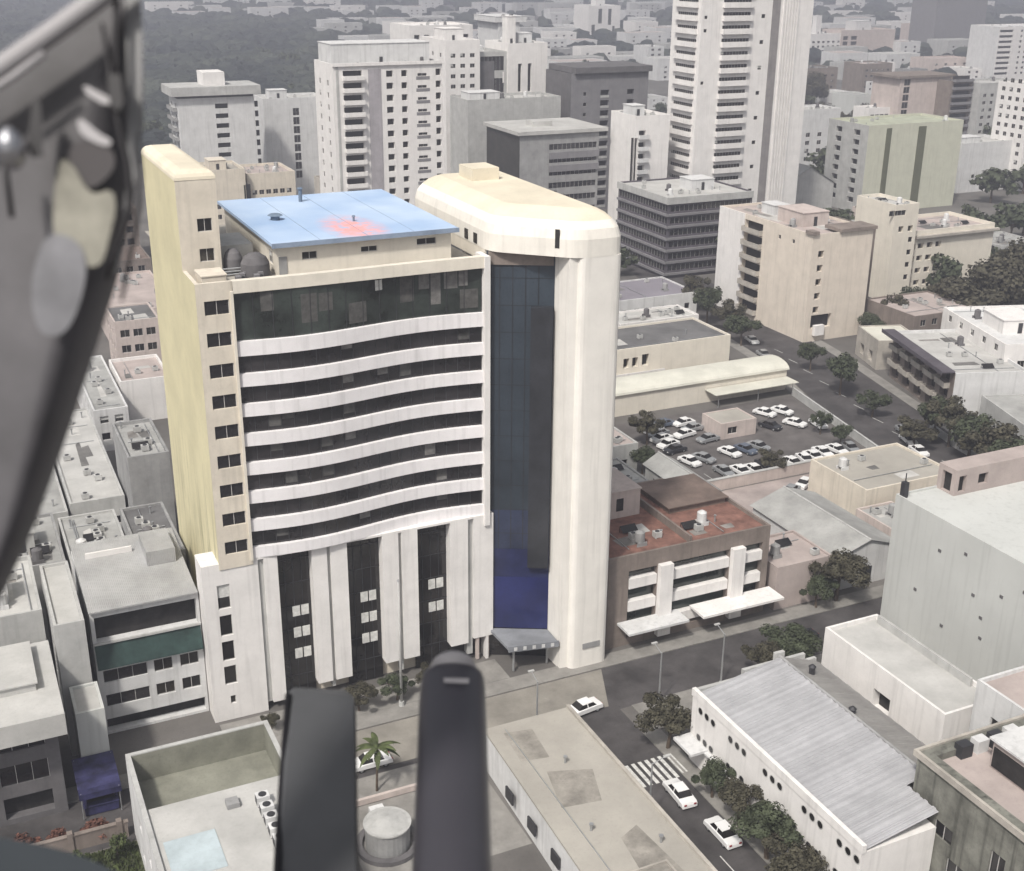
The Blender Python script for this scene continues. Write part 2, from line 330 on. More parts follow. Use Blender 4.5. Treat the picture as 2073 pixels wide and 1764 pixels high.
def scr(xb,xl,xr,yt,yb):
    """pixel read-off -> (a0,a1,b0,b1,h): back-left edge, near corner, right edge, top and base of near corner"""
    a0,b0=G(xl,yb); a1=onb(xr,yb,b0)[0]; h=onb(xl,yt,b0)[1]; b1=ona(xb,yb,a0)[0] if xb<xl else b0+xl-xb
    return a0,a1,b0,b1,h
def balcony(t,side,fix,u0,w,z,d=1.1,mt=WHITE,h=1.0):
    mb=MB()
    if side=='F':
        mb.box(u0,u0+w,fix-d,fix-.003,z-.15,z,bottom=True); mb.box(u0,u0+w,fix-d-.1,fix-d,z-.15,z+h); mb.box(u0,u0+.1,fix-d,fix-.003,z+.003,z+h); mb.box(u0+w-.1,u0+w,fix-d,fix-.003,z+.003,z+h)
    else:
        mb.box(fix-d,fix-.003,u0,u0+w,z-.15,z,bottom=True); mb.box(fix-d-.1,fix-d,u0,u0+w,z-.15,z+h); mb.box(fix-d,fix-.003,u0,u0+.1,z+.003,z+h); mb.box(fix-d,fix-.003,u0+w-.1,u0+w,z+.003,z+h)
    return part(t,'balcony',mb,mt)
# ================================================================ SETTING: ground, streets
mb=MB()
N=40
mb.quad((-3500,-600,0),(4500,-600,0),(4500,5000,0),(-3500,5000,0)); struct('ground',mb,GRND)
def poly(name,pts,z,m):
    mb=MB(); mb.quad(*[(a,b,z) for a,b in pts]); return struct(name,mb,m)
poly('front_street',[(-120,102.2),(400,102.2),(400,110.5),(-120,110.5)],.008,ASPH)
poly('side_street',[(55.2,-60),(61.9,-60),(61.9,102.2),(55.2,102.2)],.008,ASPH)
poly('avenue',[(139,111),(158,111),(158,150),(168,192),(178,250),(188,330),(176,330),(160,250),(153,197),(139,150)],.012,ASPH)
poly('pavement',[(136.4,111),(139,111),(139,149.3),(136.6,149.3)],.02,PAVE)
poly('pavement',[(145.3,181),(148,181),(153,197),(160,250),(157.4,250),(150.4,197)],.02,PAVE)
poly('pavement',[(158,111),(160.6,111),(160.6,150),(170.6,192),(180.6,250),(178,250),(168,192),(158,150)],.02,PAVE)
poly('cross_street',[(60,226),(400,236),(400,246),(60,236)],.008,ASPH)
# pavements with kerbs
def slab(name,a0,a1,b0,b1,z=.13,m=PAVE):
    mb=MB(); mb.box(a0,a1,b0,b1,.002,z); return struct(name,mb,m)
slab('pavement',-60,139,110.5,113.0)
slab('pavement',61.9,64.0,20,97.0)
slab('pavement',63.4,67.6,97.0,102.2)
slab('pavement',53.4,55.2,20,102.2)
slab('pavement',22,53.6,98.6,102.2)
slab('pavement',67.6,139,98.5,102.2)
slab('forecourt_paving',20,53.2,113.0,117.5,z=.16)
# parking lot and yards
poly('parking_lot',[(103,149.5),(139,150),(144.5,181),(105.5,181)],.01,mat('lot_asphalt',(.125,.115,.112),var=.3,scale=.2))
poly('pink_yard',[(88,124),(112,124),(126,148.4),(100,148.4)],.01,PLOT)
poly('back_yard',[(112.2,113.2),(138.5,113.2),(138.5,148),(127,148.2)],.014,PLOT)
poly('planted_ground',[(27,86),(43,86),(43,98.4),(27,98.4)],.012,PAVE)
poly('grass_verge',[(-6,96),(8.6,96),(8.6,102),(-6,102)],.02,GRASS)
# markings
mb=MB()
for k in range(8): mb.box(55.45+k*.8,55.87+k*.8,88.9,92.8,.012,.0165)
for k in range(2): mb.box(61.95+k*.5,62.15+k*.5,89.2,92.6,.131,.136)
for k in range(10): mb.box(58.4,58.52,20+k*6,23+k*6,.012,.0165)
struct('crossing_markings',mb,MARK)
poly('paved_apron',[(18,103.2),(61,103.2),(64,110.4),(18,110.4)],.012,mat('apron_concrete',(.24,.225,.20),var=.2,scale=.25))
mb=MB()
for k in range(13): mb.box(105.5+k*2.55,105.6+k*2.55,150.6,155.5,.014,.018)
struct('bay_markings',mb,MARK)
mb=MB()
for k in range(14): mb.box(148.2+max(0,k-5)*1.45,148.34+max(0,k-5)*1.45,113+k*7,116+k*7,.016,.0205)
struct('avenue_markings',mb,MARK)
# low hills far away
def hills():
    mb=MB(); n=90; rows=10; idx=[]
    rnd=random.Random(3); ph=[rnd.uniform(0,6.28) for _ in range(8)]
    for j in range(rows):
        for i in range(n+1):
            t=-1.0+2.0*i/n; d=2300+j*180; ang=t*1.15
            z=0 if j==0 else (math.sin(math.pi*min(1,j/(rows-1)*.62))*(24+10*math.sin(i*.31+ph[0])+8*math.sin(i*.83+ph[1]+j)+6*math.sin(i*1.7+ph[2])))
            p=Vector((math.sin(ang)*d,math.cos(ang)*d,z)); mb.v.append(tuple(p))
    for j in range(rows-1):
        for i in range(n):
            a=j*(n+1)+i; mb.f.append((a,a+1,a+n+2,a+n+1)); mb.m.append(0)
    o=mb.build('hills',[WOODS],smooth=True); o['kind']='structure'
hills()
# ================================================================ MAIN TOWER
B0=118.2
t=Thing('office_tower','tall white tower with wavy bands, dark ribbon windows, yellow flank and blue roof','office tower',20.0,112,0)
ROOFZ=48.7
TOPZ=49.6
# stair flank at the left: yellow side wall, cream front strip with small windows
mb=MB(); rows=[47.8-3.26*i for i in range(9)]
ops=[(22.35,z-1.45,2.45,1.45,'ribbon') for z in rows]
face(mb,'F',B0,21.6,25.2,18.6,TOPZ,[o[:4] for o in ops],.3,m=0)
face(mb,'L',21.6,B0,121.6,18.6,TOPZ,[],.3,m=1); face(mb,'L',21.6,121.6,143,0,TOPZ,[],.3,m=1)
mb.quad((21.6,B0,TOPZ),(25.2,B0,TOPZ),(25.2,B0+.4,TOPZ),(21.6,B0+.4,TOPZ)); mb.quad((21.6,B0+.4,TOPZ),(22.0,B0+.4,TOPZ),(22.0,124,TOPZ),(21.6,124,TOPZ))
mb.quad((22.0,B0+.4,ROOFZ),(22.0,124,ROOFZ),(22.0,124,TOPZ),(22.0,B0+.4,TOPZ)); mb.quad((25.2,B0+.4,ROOFZ),(22,B0+.4,ROOFZ),(22,B0+.4,TOPZ),(25.2,B0+.4,TOPZ))
part(t,'stair_wall',mb,[CREAM2,YELLOW])
for o in ops: window(t,'F',B0,*o[:4],'ribbon',label=None)
# raised stair head
mb=MB(); sops=[(23.45,53.4,1.5,1.35),(23.45,50.35,1.5,1.35)]
face(mb,'F',124,21.6,25.6,ROOFZ,58.6,sops,.3); face(mb,'L',21.6,124,143,TOPZ,58.6,[],.3,m=1); face(mb,'R',25.6,124,143,ROOFZ,58.6,[]); face(mb,'B',143,21.6,25.6,0,58.6,[])
part(t,'stair_head',mb,[CREAM2,YELLOW])
mb=MB(); lv_=[(58.61,0),(58.9,.04),(59.2,.2),(59.45,.5),(59.6,.95)]
rg_=[[(21.56+d,123.96+d,z),(25.64-d,123.96+d,z),(25.64-d,143.04-d,z),(21.56+d,143.04-d,z)] for z,d in lv_]
for k in range(4):
    for q in range(4): mb.quad(rg_[k][q],rg_[k][(q+1)%4],rg_[k+1][(q+1)%4],rg_[k+1][q])
mb.quad(*rg_[-1]); mb.quad(*rg_[0][::-1]); part(t,'stair_head_coping',mb,R_CREAM)
for a,z,w_,h_ in sops: window(t,'F',124,a,z,w_,h_,'pane')
# small moss patches and drain gap low on the yellow wall
# wavy facade
NS=48
AMP=.8
def bw(s): return B0+0.05-AMP*math.sin(2*math.pi*s)
A0,A1=25.2,52.1
def wave_band(z0,z1,db,thick,name,m,mull=None,lab=None):
    mb=MB()
    for k in range(NS):
        s0,s1=k/NS,(k+1)/NS; a0_,a1_=A0+(A1-A0)*s0,A0+(A1-A0)*s1; b0_,b1_=bw(s0)+db,bw(s1)+db
        mb.quad((a0_,b0_,z0),(a1_,b1_,z0),(a1_,b1_,z1),(a0_,b0_,z1))
        mb.quad((a0_,b0_,z1),(a1_,b1_,z1),(a1_,b1_+thick,z1),(a0_,b0_+thick,z1))
        mb.quad((a0_,b0_+thick,z0),(a1_,b1_+thick,z0),(a1_,b1_,z0),(a0_,b0_,z0))
        mb.quad((a0_,b0_+thick,z1),(a1_,b1_+thick,z1),(a1_,b1_+thick,z0),(a0_,b0_+thick,z0))
    if mull:
        for k in range(mull+1):
            q=k/mull; a=A0+.03+(A1-A0-.06)*q; b=bw(q)+db; mb.box(a-.035,a+.035,b-.05,b-.004,z0,z1,m=1)
    o=part(t,name,mb,[m,DMETAL],smooth=False,label=lab)
    return o
AMP=.12; wave_band(48.35,TOPZ,-.25,.8,'roof_parapet',CREAM); AMP=.68
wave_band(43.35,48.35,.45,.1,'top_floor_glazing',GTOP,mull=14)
zt=43.35
for k in range(7):
    gt=41.82-3.235*k; gb=gt-1.88
    wave_band(gt,zt,0,.7,'spandrel_band',BAND)
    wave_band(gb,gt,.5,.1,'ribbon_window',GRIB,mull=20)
    zt=gb
wave_band(19.3,zt,0,.8,'spandrel_band',BAND)
GB1=mat('grey_reflection',(.17,.165,.16),var=.3,scale=1.5); GB2=mat('mid_reflection',(.09,.088,.085),var=.3,scale=1.5)  # greys that paint reflections onto the tower glass
rb_=random.Random(6)
def reflection_patch(s0,w_,z0,z1,db,m):  # flat patch over the glass, a reflection painted in
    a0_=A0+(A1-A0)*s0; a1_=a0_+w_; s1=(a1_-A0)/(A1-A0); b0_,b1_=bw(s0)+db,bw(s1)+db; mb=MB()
    mb.quad((a0_,b0_,z0),(a1_,b1_,z0),(a1_,b1_,z1),(a0_,b0_,z1)); part(t,'pane_reflection',mb,m)
AMP=.68
reflection_patch(.555,.8,46.9,48.0,.42,CURT)  # bright reflection painted in the white blind colour
for s0,w_,z0,z1,m in((.66,1.6,45.2,48.2,GB2),(.74,1.2,46.4,48.2,GB1),(.79,1.1,44.6,48.2,GB1),(.845,1.5,46.2,48.2,GB1),(.91,2.0,43.9,46.0,GB2),(.905,1.0,46.4,48.2,GB1),(.25,1.7,44.6,47.6,GB2),(.32,1.5,45.6,47.5,GB2),(.44,2.0,43.8,46.0,GB2),(.10,1.3,46.2,48.2,GB2)): reflection_patch(s0,w_,z0,z1,.42,m)
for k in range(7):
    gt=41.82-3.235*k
    for q in range(3): reflection_patch(rb_.choice(range(19))/20+.003,1.22,gt-rb_.uniform(.6,1.6),gt-.02,.47,rb_.choice((GB1,GB2,GB2)))  # random lighter patches vary the ribbon panes
# thin white fin at right of the curved bands
mb=MB(); mb.box(52.1,52.75,B0-.35,B0+2.2,18.0,TOPZ+.0); part(t,'edge_fin',mb,WHITE)
mb=MB(); mb.box(24.95,25.2,B0-.3,B0-.003,19.2,TOPZ-1.0); part(t,'edge_fin',mb,CREAM)
# body and roof deck behind
mb=MB(); mb.box(25.25,52.3,B0+1.9,148.9,0,ROOFZ-.01,bottom=False); part(t,'rear_wall',mb,CREAM2)
mb=MB(); mb.quad((22,B0+.4,ROOFZ),(52.3,B0+.4,ROOFZ),(52.3,149,ROOFZ),(22,149,ROOFZ)); part(t,'roof_deck',mb,R_BEIGE)
# set-back top storey with the blue roof
mb=MB(); tops=[(33.2,50.3,1.6,.8),(39.5,50.5,1.8,.6),(45.7,50.7,2.2,.7)]
face(mb,'F',121.2,30.6,49.6,ROOFZ,52.0,tops,.25); face(mb,'L',30.6,121.2,144.5,ROOFZ,52.0,[(123,49.6,2,1.4)],.25); face(mb,'R',49.6,121.2,144.5,ROOFZ,52.0,[]); face(mb,'B',144.5,30.6,49.6,ROOFZ,52.0,[])
part(t,'penthouse_wall',mb,CREAM)
for o in tops: window(t,'F',121.2,*o,'pane',depth=.15)
window(t,'L',30.6,123,49.6,2,1.4,'pane')
mb=MB(); mb.box(30.75,31.6,121.12,121.197,ROOFZ+.05,ROOFZ+2.1); part(t,'door',mb,GREY)
mb=MB(); mb.box(30.0,50.2,120.5,145.2,52.02,52.35); 
o=part(t,'blue_roof',mb,BLUEROOF)
mb=MB()
for k in range(3): a=35.0+k*5.1; mb.box(a,a+.04,120.6,145.1,52.352,52.37)
mb.box(29.95,50.25,120.38,120.497,51.9,52.38); mb.build('roof_seams',[mat('blue_trim',(.24,.30,.40),var=.2)],o,(t.a,t.b,t.z))
for a,b,r,h_ in((38.8,141,.22,1.5),(33.4,132,.5,.5),(41,128,.12,.5)):
    mb=MB(); mb.tube((a,b,52.35),(a,b,52.35+h_),r,n=10); mb.tube((a,b,52.35+h_),(a,b,52.5+h_),r*1.7,r*1.2,n=10); part(t,'roof_vent',mb,mat('blue_grey_metal',(.15,.2,.27),var=.2),smooth=False)
# plant on the left roof: cabins, dark covered tank, units
mb=MB(); mb.box(26.2,29.8,128,134,ROOFZ,50.9,bottom=False); part(t,'roof_cabin',mb,LGREY)
mb=MB(); mb.box(22.6,25.0,119.6,122.6,ROOFZ,49.9,bottom=False); mb.box(22.5,25.1,119.5,122.7,49.9,50.0); part(t,'roof_cabin',mb,CREAM2)
for (a,b,r) in((28.6,122.4,1.5),(27.0,125.2,1.0)):
    mb=MB(); n=14
    for j in range(4):
        z0_,z1_=ROOFZ+.3+[0,1.2,1.8,2.15][j],ROOFZ+.3+[1.2,1.8,2.15,2.25][j]; r0_,r1_=r*[1,.97,.75,.4][j],r*[.97,.75,.4,.02][j]
        mb.tube((a,b,z0_),(a,b,z1_),r0_,r1_,n,caps=False)
    part(t,'covered_tank',mb,DGREY,smooth=True)
for k in range(6):
    a=26+k*.62; b=119.6+(k%3)*1.0; mb=MB(); mb.box(a,a+.5,b,b+.7,ROOFZ+.1,ROOFZ+.9); mb.tube((a+.25,b-.01,ROOFZ+.5),(a+.25,b-.05,ROOFZ+.5),.2,n=10,m=1); part(t,'cooling_unit',mb,[MGREY,DMETAL])
for k in range(3):
    mb=MB(); mb.tube((23+k*.1,124-.4,ROOFZ+.2+k*.3),(29,124-.4,ROOFZ+.2+k*.3),.09,n=6); part(t,'roof_pipe',mb,METAL)
# right block: cream cap wrapping over the glass slot, soft edged
CZ=54.9
def inset(poly,d):
    n=len(poly); r=[]
    for k in range(n):
        p0,p1,p2=Vector(poly[k-1]),Vector(poly[k]),Vector(poly[(k+1)%n])
        n1=Vector((-(p1-p0).y,(p1-p0).x)).normalized(); n2=Vector((-(p2-p1).y,(p2-p1).x)).normalized()
        m=(n1+n2); m=m/max(.3,m.dot(n1)) ; r.append(tuple(p1+m*d))
    return r
def rounded(poly,r,seg=5):
    out=[]; n=len(poly)
    for k in range(n):
        p0,p1,p2=Vector(poly[k-1]),Vector(poly[k]),Vector(poly[(k+1)%n]); u=(p0-p1).normalized(); v=(p2-p1).normalized()
        for q in range(seg+1):
            t_=q/seg; out.append(tuple((p1+u*r)*(1-t_)**2+p1*2*t_*(1-t_)+(p1+v*r)*t_*t_))
    return out
CQ=[(52.8,118.4),(60.2,111.62),(65.55,111.62),(65.55,141.5),(52.8,141.5)]
CAPW=mat('cap_paint',(.73,.70,.645),var=.06,streak=.20); LEGW=mat('leg_paint',(.735,.71,.668),var=.05,streak=.24)
mb=MB(); lv=[(50.0,0),(51.9,0),(52.9,.25),(53.7,.8),(54.25,1.4),(54.6,2.0),(54.8,2.5)]
rg=[[(x,y,z) for x,y in rounded(inset(CQ,d),max(.15,1.5-d*.3))] for z,d in lv]; nr=len(rg[0])
for k in range(len(lv)-1):
    for q in range(nr): mb.quad(rg[k][q],rg[k][(q+1)%nr],rg[k+1][(q+1)%nr],rg[k+1][q],m=0 if k<3 else 1)
mb.quad(*rg[-1],m=1); mb.quad(*rg[0][::-1])
part(t,'cap',mb,[CAPW,R_CREAM],smooth=False)
mb=MB(); mb.box(57.2,60.6,133.0,137,54.8,56.2); part(t,'cap_lantern',mb,R_CREAM)
mb=MB(); d_=Vector((6.1,-5.4)).normalized(); c_=Vector((58.2,113.52)); nn_=Vector((-.66,-.75))*.06
mb.prism([tuple(c_+nn_*.3),tuple(c_+d_*.5+nn_*.3),tuple(c_+d_*.5+nn_),tuple(c_+nn_)],50.9,52.9); part(t,'slot_vent',mb,DARKIN)
for b in(121.5,124.0):
    mb=MB(); mb.box(52.72,52.797,b,b+.9,50.2,51.3); part(t,'side_window',mb,GL[0])
mb=MB(); mb.box(52.85,65.4,119.6,141.3,ROOFZ-.1,49.99,bottom=False); part(t,'cap_base',mb,CREAM)
# the white leg: front and chamfered flank
LP_=[(59.35,115.3),(59.45,112.45)]+rounded([(60.2,111.64),(65.53,111.64),(65.53,141.4)],1.1)[1:12]+[(65.53,141.4),(59.4,141.4)]
LP_=[p for p in LP_ if p[0]>=59.3]
mb=MB(); mb.prism(LP_,0,49.998); part(t,'white_leg',mb,LEGW)
mb=MB(); mb.box(62.0,64.3,111.52,111.59,2.6,3.3); part(t,'sign_plate',mb,GREY)
# slot glazing, set on the slant between the bands and the leg
GA,GB=Vector((52.78,119.0)),Vector((59.33,115.6))
def slant(s0,s1,o0,o1,z0,z1,name,m):
    d=(GB-GA); n_=Vector((d.y,-d.x)).normalized()
    p=GA+d*s0; q=GA+d*s1; mb=MB(); mb.prism([tuple(p+n_*o1),tuple(q+n_*o1),tuple(q+n_*o0),tuple(p+n_*o0)],z0,z1); return part(t,name,mb,m)
slant(0,1,-.3,0,14.5,49.95,'slot_glazing',GSLAB)
for k in range(1,5): slant(k*.19,k*.19+.012,.003,.06,14.5,49.9,'mullion',GDK)
for k in range(11): slant(0,.99,.004,.035,16.5+k*3.05,16.56+k*3.05,'transom',GDK)
slant(0,1,-.3,.03,3.9,10.8,'blue_glazing',GBLUE)  # reflection painted into the slot glass in three blue steps
slant(0,1,-.3,.02,10.803,14.49,'blue_glazing',glass('mid_blue_reflection',(.022,.028,.088),rough=.15,var=.3))
slant(0,1,-.3,.014,14.5,19.5,'blue_glazing',glass('dusk_blue_reflection',(.028,.037,.072),rough=.15,var=.3))
slant(.66,.985,.05,.9,12.5,44.0,'glass_shaft',GDK)
slant(.03,.98,.05,.2,48.5,49.9,'slot_lintel',BROWNW)
slant(0,1,-.3,0,.1,3.88,'entrance_glazing',GL[0])
mb=MB(); mb.prism([(53.2,113.6),(59.2,112.4),(59.3,115.5),(53.0,118.7)],3.5,3.85); mb.prism([(53.2,113.4),(59.2,112.2),(59.2,112.398),(53.2,113.598)],3.3,4.05); part(t,'entrance_canopy',mb,mat('canopy_grey',(.20,.21,.23),var=.2))
mb=MB()
for k in range(5): mb.box(53.8+k*1.1,54.6+k*1.1,113.2-.22*k,113.26-.22*k,3.45,3.9)
part(t,'canopy_panels',mb,WHITE2)
for a in(54.2,58.6):
    mb=MB(); mb.tube((a,114.2,.13),(a,114.2,3.5),.14,n=10); part(t,'canopy_post',mb,METAL)
# podium: white panels and dark glazed bays
PB=118.9; PZ=19.3
mb=MB()
pw=[(21.15,z,1.35,h_) for z,h_ in((13.9,2.9),(10.6,2.5),(7.5,2.4),(4.5,2.3))]+[(21.6,2.0,.6,1.0)]
face(mb,'F',PB-.6,19.7,25.7,0,PZ,pw,.3); face(mb,'L',19.7,PB-.6,121.6,0,PZ,[],.3); mb.quad((19.7,121.6,0),(19.7,121.6,PZ),(21.6,121.6,PZ),(21.6,121.6,0))
mb.quad((19.7,PB-.6,PZ),(25.7,PB-.6,PZ),(25.7,B0+1,PZ),(19.7,B0+1,PZ)); mb.quad((19.7,B0+1,PZ),(21.6,B0+1,PZ),(21.6,121.6,PZ),(19.7,121.6,PZ))
part(t,'podium_wall',mb,WHITE)
for o in pw: window(t,'F',PB-.6,*o,'pane')
mb=MB()
for a,b,z0 in((26.3,27.8,1.0),(31.6,33.3,2.0),(33.7,35.6,2.0),(39.7,41.6,2.6),(42.0,43.9,2.6),(47.9,50.1,2.8),(50.8,53.3,3.2)):
    mb=MB(); mb.box(a,b,PB-.75,PB+.6,z0,PZ-.25); part(t,'white_pier',mb,WHITE)
for a,b in((25.7,26.3),(33.3,33.7),(41.6,42.0),(50.1,50.8)):
    mb=MB(); mb.box(a,b,PB-.35,PB+.6,1.0,PZ-.3); part(t,'groove',mb,LGREY)
for a,b in((27.8,31.6),(35.6,39.7),(43.9,47.9)):
    mb=MB(); mb.box(a-.05,b+.05,PB+.62,PB+.7,.1,PZ-.2)
    for k in range(1,4): x=a+(b-a)*k/4; mb.box(x-.03,x+.03,PB+.52,PB+.617,.2,PZ-.3,m=1)
    for k in range(1,7): mb.box(a,b,PB+.54,PB+.612,k*2.95,k*2.95+.08,m=1)
    part(t,'dark_bay',mb,[GL[0],DMETAL])
    for k in range(3):
        if (a,k) in((43.9,0),): continue
        z=5.2+k*2.7 if a<40 else 4.4+k*3.0
        for j in range(2):
            mb=MB(); x=a+(b-a)*.42+j*1.0; mb.box(x,x+.85,PB+.45,PB+.51,z,z+1.25); part(t,'white_window',mb,CURT)
mb=MB(); mb.box(25.7,53.3,PB-.76,PB+.8,PZ-.25,PZ); part(t,'podium_cornice',mb,WHITE)
for a in(51.2,52.5):
    mb=MB(); mb.box(a,a+.35,PB-.6,PB-.2,.13,3.2); part(t,'pier_post',mb,PINK)
mb=MB(); mb.box(43.9,53.3,PB+.8,PB+.9,0,PZ-.3); part(t,'inner_wall',mb,DARKIN)
mb=MB(); mb.box(52.4,52.72,PB-.7,121.2,0,PZ); part(t,'podium_side',mb,WHITE)
# ================================================================ NEIGHBOURS BY THE TOWER (left side)
def ribs(u0,u1,z0,pitch,n,h,style='ribbon'): return [(u0,z0+k*pitch,u1-u0,h,style) for k in range(n)]
def gridF(a0,a1,n,w,z0,p,nz,h,style='pane'): return grid(a0,a1,n,w,z0,p,nz,h,style)
# white office just left of the tower: ribbon windows, dark open top storey, green awning band
t=bld('office_block','white office with dark top storey and green awning band, left of the wavy tower','office block',8.3,19.6,121,136.5,15.2,WHITE2,R_GREY,
 F=[(8.7,11.4,10.6,3.0,'hole'),(8.9,6.4,4.6,1.5,'ribbon'),(14.2,6.4,2.0,1.5,'pane'),(17.0,6.4,2.0,1.5,'pane'),(8.9,3.4,4.6,1.5,'ribbon'),(14.2,3.4,2.0,1.5,'pane'),(17.0,3.4,2.0,1.5,'pane'),(8.7,0.3,10.6,1.6,'hole')],
 L=gridF(122,136,4,1.4,3.4,3.1,3,1.4),par=.35,clutter=0)
mb=MB(); mb.quad((8.4,120.2,8.6),(19.5,120.2,8.6),(19.5,120.98,11.2),(8.4,120.98,11.2)); mb.quad((8.4,120.2,8.5),(8.4,120.98,11.1),(19.5,120.98,11.1),(19.5,120.2,8.5)); part(t,'awning_band',mb,AWNG)
mb=MB(); mb.box(8.3,19.6,120.75,120.997,11.2,11.42); part(t,'ledge',mb,LGREY)
mb=MB(); P5=[(8.2,120.5,15.35),(19.5,120.5,15.35),(19.5,127,15.9),(19.5,134.5,16.9),(8.2,134.5,16.9),(8.2,127,15.9)]
mb.quad(P5[0],P5[1],P5[2],P5[5]); mb.quad(P5[5],P5[2],P5[3],P5[4]); dn=lambda p:(p[0],p[1],p[2]-.18)
for k in range(6): mb.quad(dn(P5[k]),dn(P5[(k+1)%6]),P5[(k+1)%6],P5[k])
mb.quad(dn(P5[5]),dn(P5[2]),dn(P5[1]),dn(P5[0])); mb.quad(dn(P5[4]),dn(P5[3]),dn(P5[2]),dn(P5[5])); part(t,'sheet_roof',mb,R_METAL)
mb=MB(); mb.box(9.4,14.4,131,131.25,16.45,17.1,bottom=False); part(t,'roof_kerb',mb,WHITE)
mb=MB(); mb.box(15.5,18.6,127.5,133,16.0,17.7,bottom=False); part(t,'roof_box',mb,R_METAL)
bld('workshop','dull grey flat roofed workshop tucked against the foot of the yellow flank','workshop',15.8,21.2,137,152,12.6,GREY,R_DARK,L=gridF(138,151,4,1.2,8,3,1,1.2),clutter=2,par=.3)
bld('store_building','grey roofed store with messy plant, left of the dark workshop roof','store',8.5,15.6,138,157,10.5,LGREY,R_GREY,L=gridF(139,156,5,1.3,3,3.2,2,1.3),F=gridF(9,15,2,1.5,6,3,1,1.3),clutter=3,par=.3)
bld('rendered_block','plain grey block with blank front, behind the lower yellow flank','block',18.2,23.6,158,172,17,GREY,R_GREY,L=(),F=(),clutter=2,par=.5)
bld('flat_warehouse','large pale flat roofed warehouse beside the helicopter frame','warehouse',10.6,17.8,163,201,9.6,LGREY,R_LIGHT,L=gridF(165,200,8,1.4,5.5,3,1,1.2),F=gridF(11,17.5,3,1.2,5.5,3,1,1.2),clutter=2,par=.25)
bld('white_garage','bright white low building with a sunken roof, behind the yellow flank','garage',25.2,34.0,217,231,8.0,WHITE,R_PINK,F=(),L=gridF(218,230,3,1.2,3,3,1,1.2),clutter=1,par=.6)
bld('grey_roof_house','grey roofed house near the helicopter frame, left of the bright white garage','house',19.0,24.6,205,236,7.5,WHITE2,R_GREY,F=gridF(19.4,24.2,2,1.4,2,3,2,1.3),L=gridF(206,235,7,1.3,2,3,2,1.2),clutter=2,par=.3)
bld('townhouse','small pinkish townhouse with dark square windows and dark eaves','house',28.0,36.5,240,252,12.5,PINK,R_DARK,F=gridF(28.6,36,3,1.8,3,3.1,3,1.5),L=gridF(241,251,3,1.8,3,3.1,3,1.5),clutter=1,par=.3)
bld('pink_roof_hall','pink roofed hall partly hidden by the yellow flank','hall',30.0,44.0,262,296,8.5,PINK,R_PINK,F=gridF(31,43,4,1.4,3,3,2,1.3),L=gridF(263,295,8,1.4,3,3,2,1.3),clutter=3,par=.4)
bld('brown_house','brownish two storey house above the pink roofed hall','house',33,46,306,322,9,BROWNW,R_BROWN,F=gridF(34,45,4,1.6,3,3,2,1.4),clutter=1,par=.3)
bld('brown_gallery','dark brown building with barred openings in the gap left of the tower top','building',36,48,335,352,16,BROWNW,R_DARK,F=gridF(37,47,4,1.8,3,3.2,4,1.8,'hole'),L=gridF(336,351,4,1.8,3,3.2,4,1.8,'hole'),clutter=1)
bld('slim_block','slim pale wall block between the overhanging roof and the white office','block',4.6,7.6,118.5,133,15.8,LGREY,R_LIGHT,F=(),L=gridF(119,132,4,1.2,4,3.2,3,1.3),clutter=0,par=.3)
bld('grey_shed','low grey shed front squeezed between pale block and blue stall','shed',5.2,8.0,112.8,118.2,8.6,GREYG,R_LIGHT,F=(),clutter=0,par=.25)
# far-left building with overhanging pale roof
t=bld('corner_house','dark fronted house with a wide pale overhanging roof, lower left','house',-10,3.2,109.5,121,12.4,DGREY,R_LIGHT,F=[(-8,8.2,4,2.4,'ribbon'),(-2.5,8.2,4.5,2.4,'ribbon'),(-8,4.4,4,2.2,'ribbon'),(-2.5,4.4,4.5,2.2,'ribbon'),(-8,.6,4,2.4,'hole'),(-2.5,.6,4.5,2.4,'hole')],Rr=(),par=.1,clutter=0)
mb=MB(); mb.box(-10.6,4.0,106.8,121.4,12.42,12.75); mb.box(-10.6,4.0,106.6,106.797,10.6,12.9); part(t,'roof_overhang',mb,R_LIGHT)
mb=MB(); mb.box(-9,2,112,120,12.75,13.6); mb.box(-9.2,2.2,111.8,120.2,13.6,13.75); part(t,'upper_roof',mb,R_LIGHT)
bld('left_backlot_house','pale house with small roof boxes behind the overhanging roof','house',-4,4,126,140,14,LGREY,R_LIGHT,F=gridF(-3.6,3.6,2,1.4,3,3,3,1.3),clutter=3,par=.5,hut=[(-2,1,130,133,2.6,WHITE2)])
bld('terrace_house','low grey house with a flat roof, between the helicopter frame and the messy store','house',0.5,8.0,143,158,11,GREY,R_GREY,L=gridF(144,157,4,1.3,3,3,2,1.3),clutter=2,par=.4,hut=[(2,5,148,152,2.4,LGREY)])
bld('back_terrace','mid grey terrace under the helicopter frame, next to the large pale warehouse','house',3.0,10.2,162,186,9,LGREY,R_GREY,L=gridF(163,185,6,1.3,3,3,2,1.3),clutter=2,par=.4)
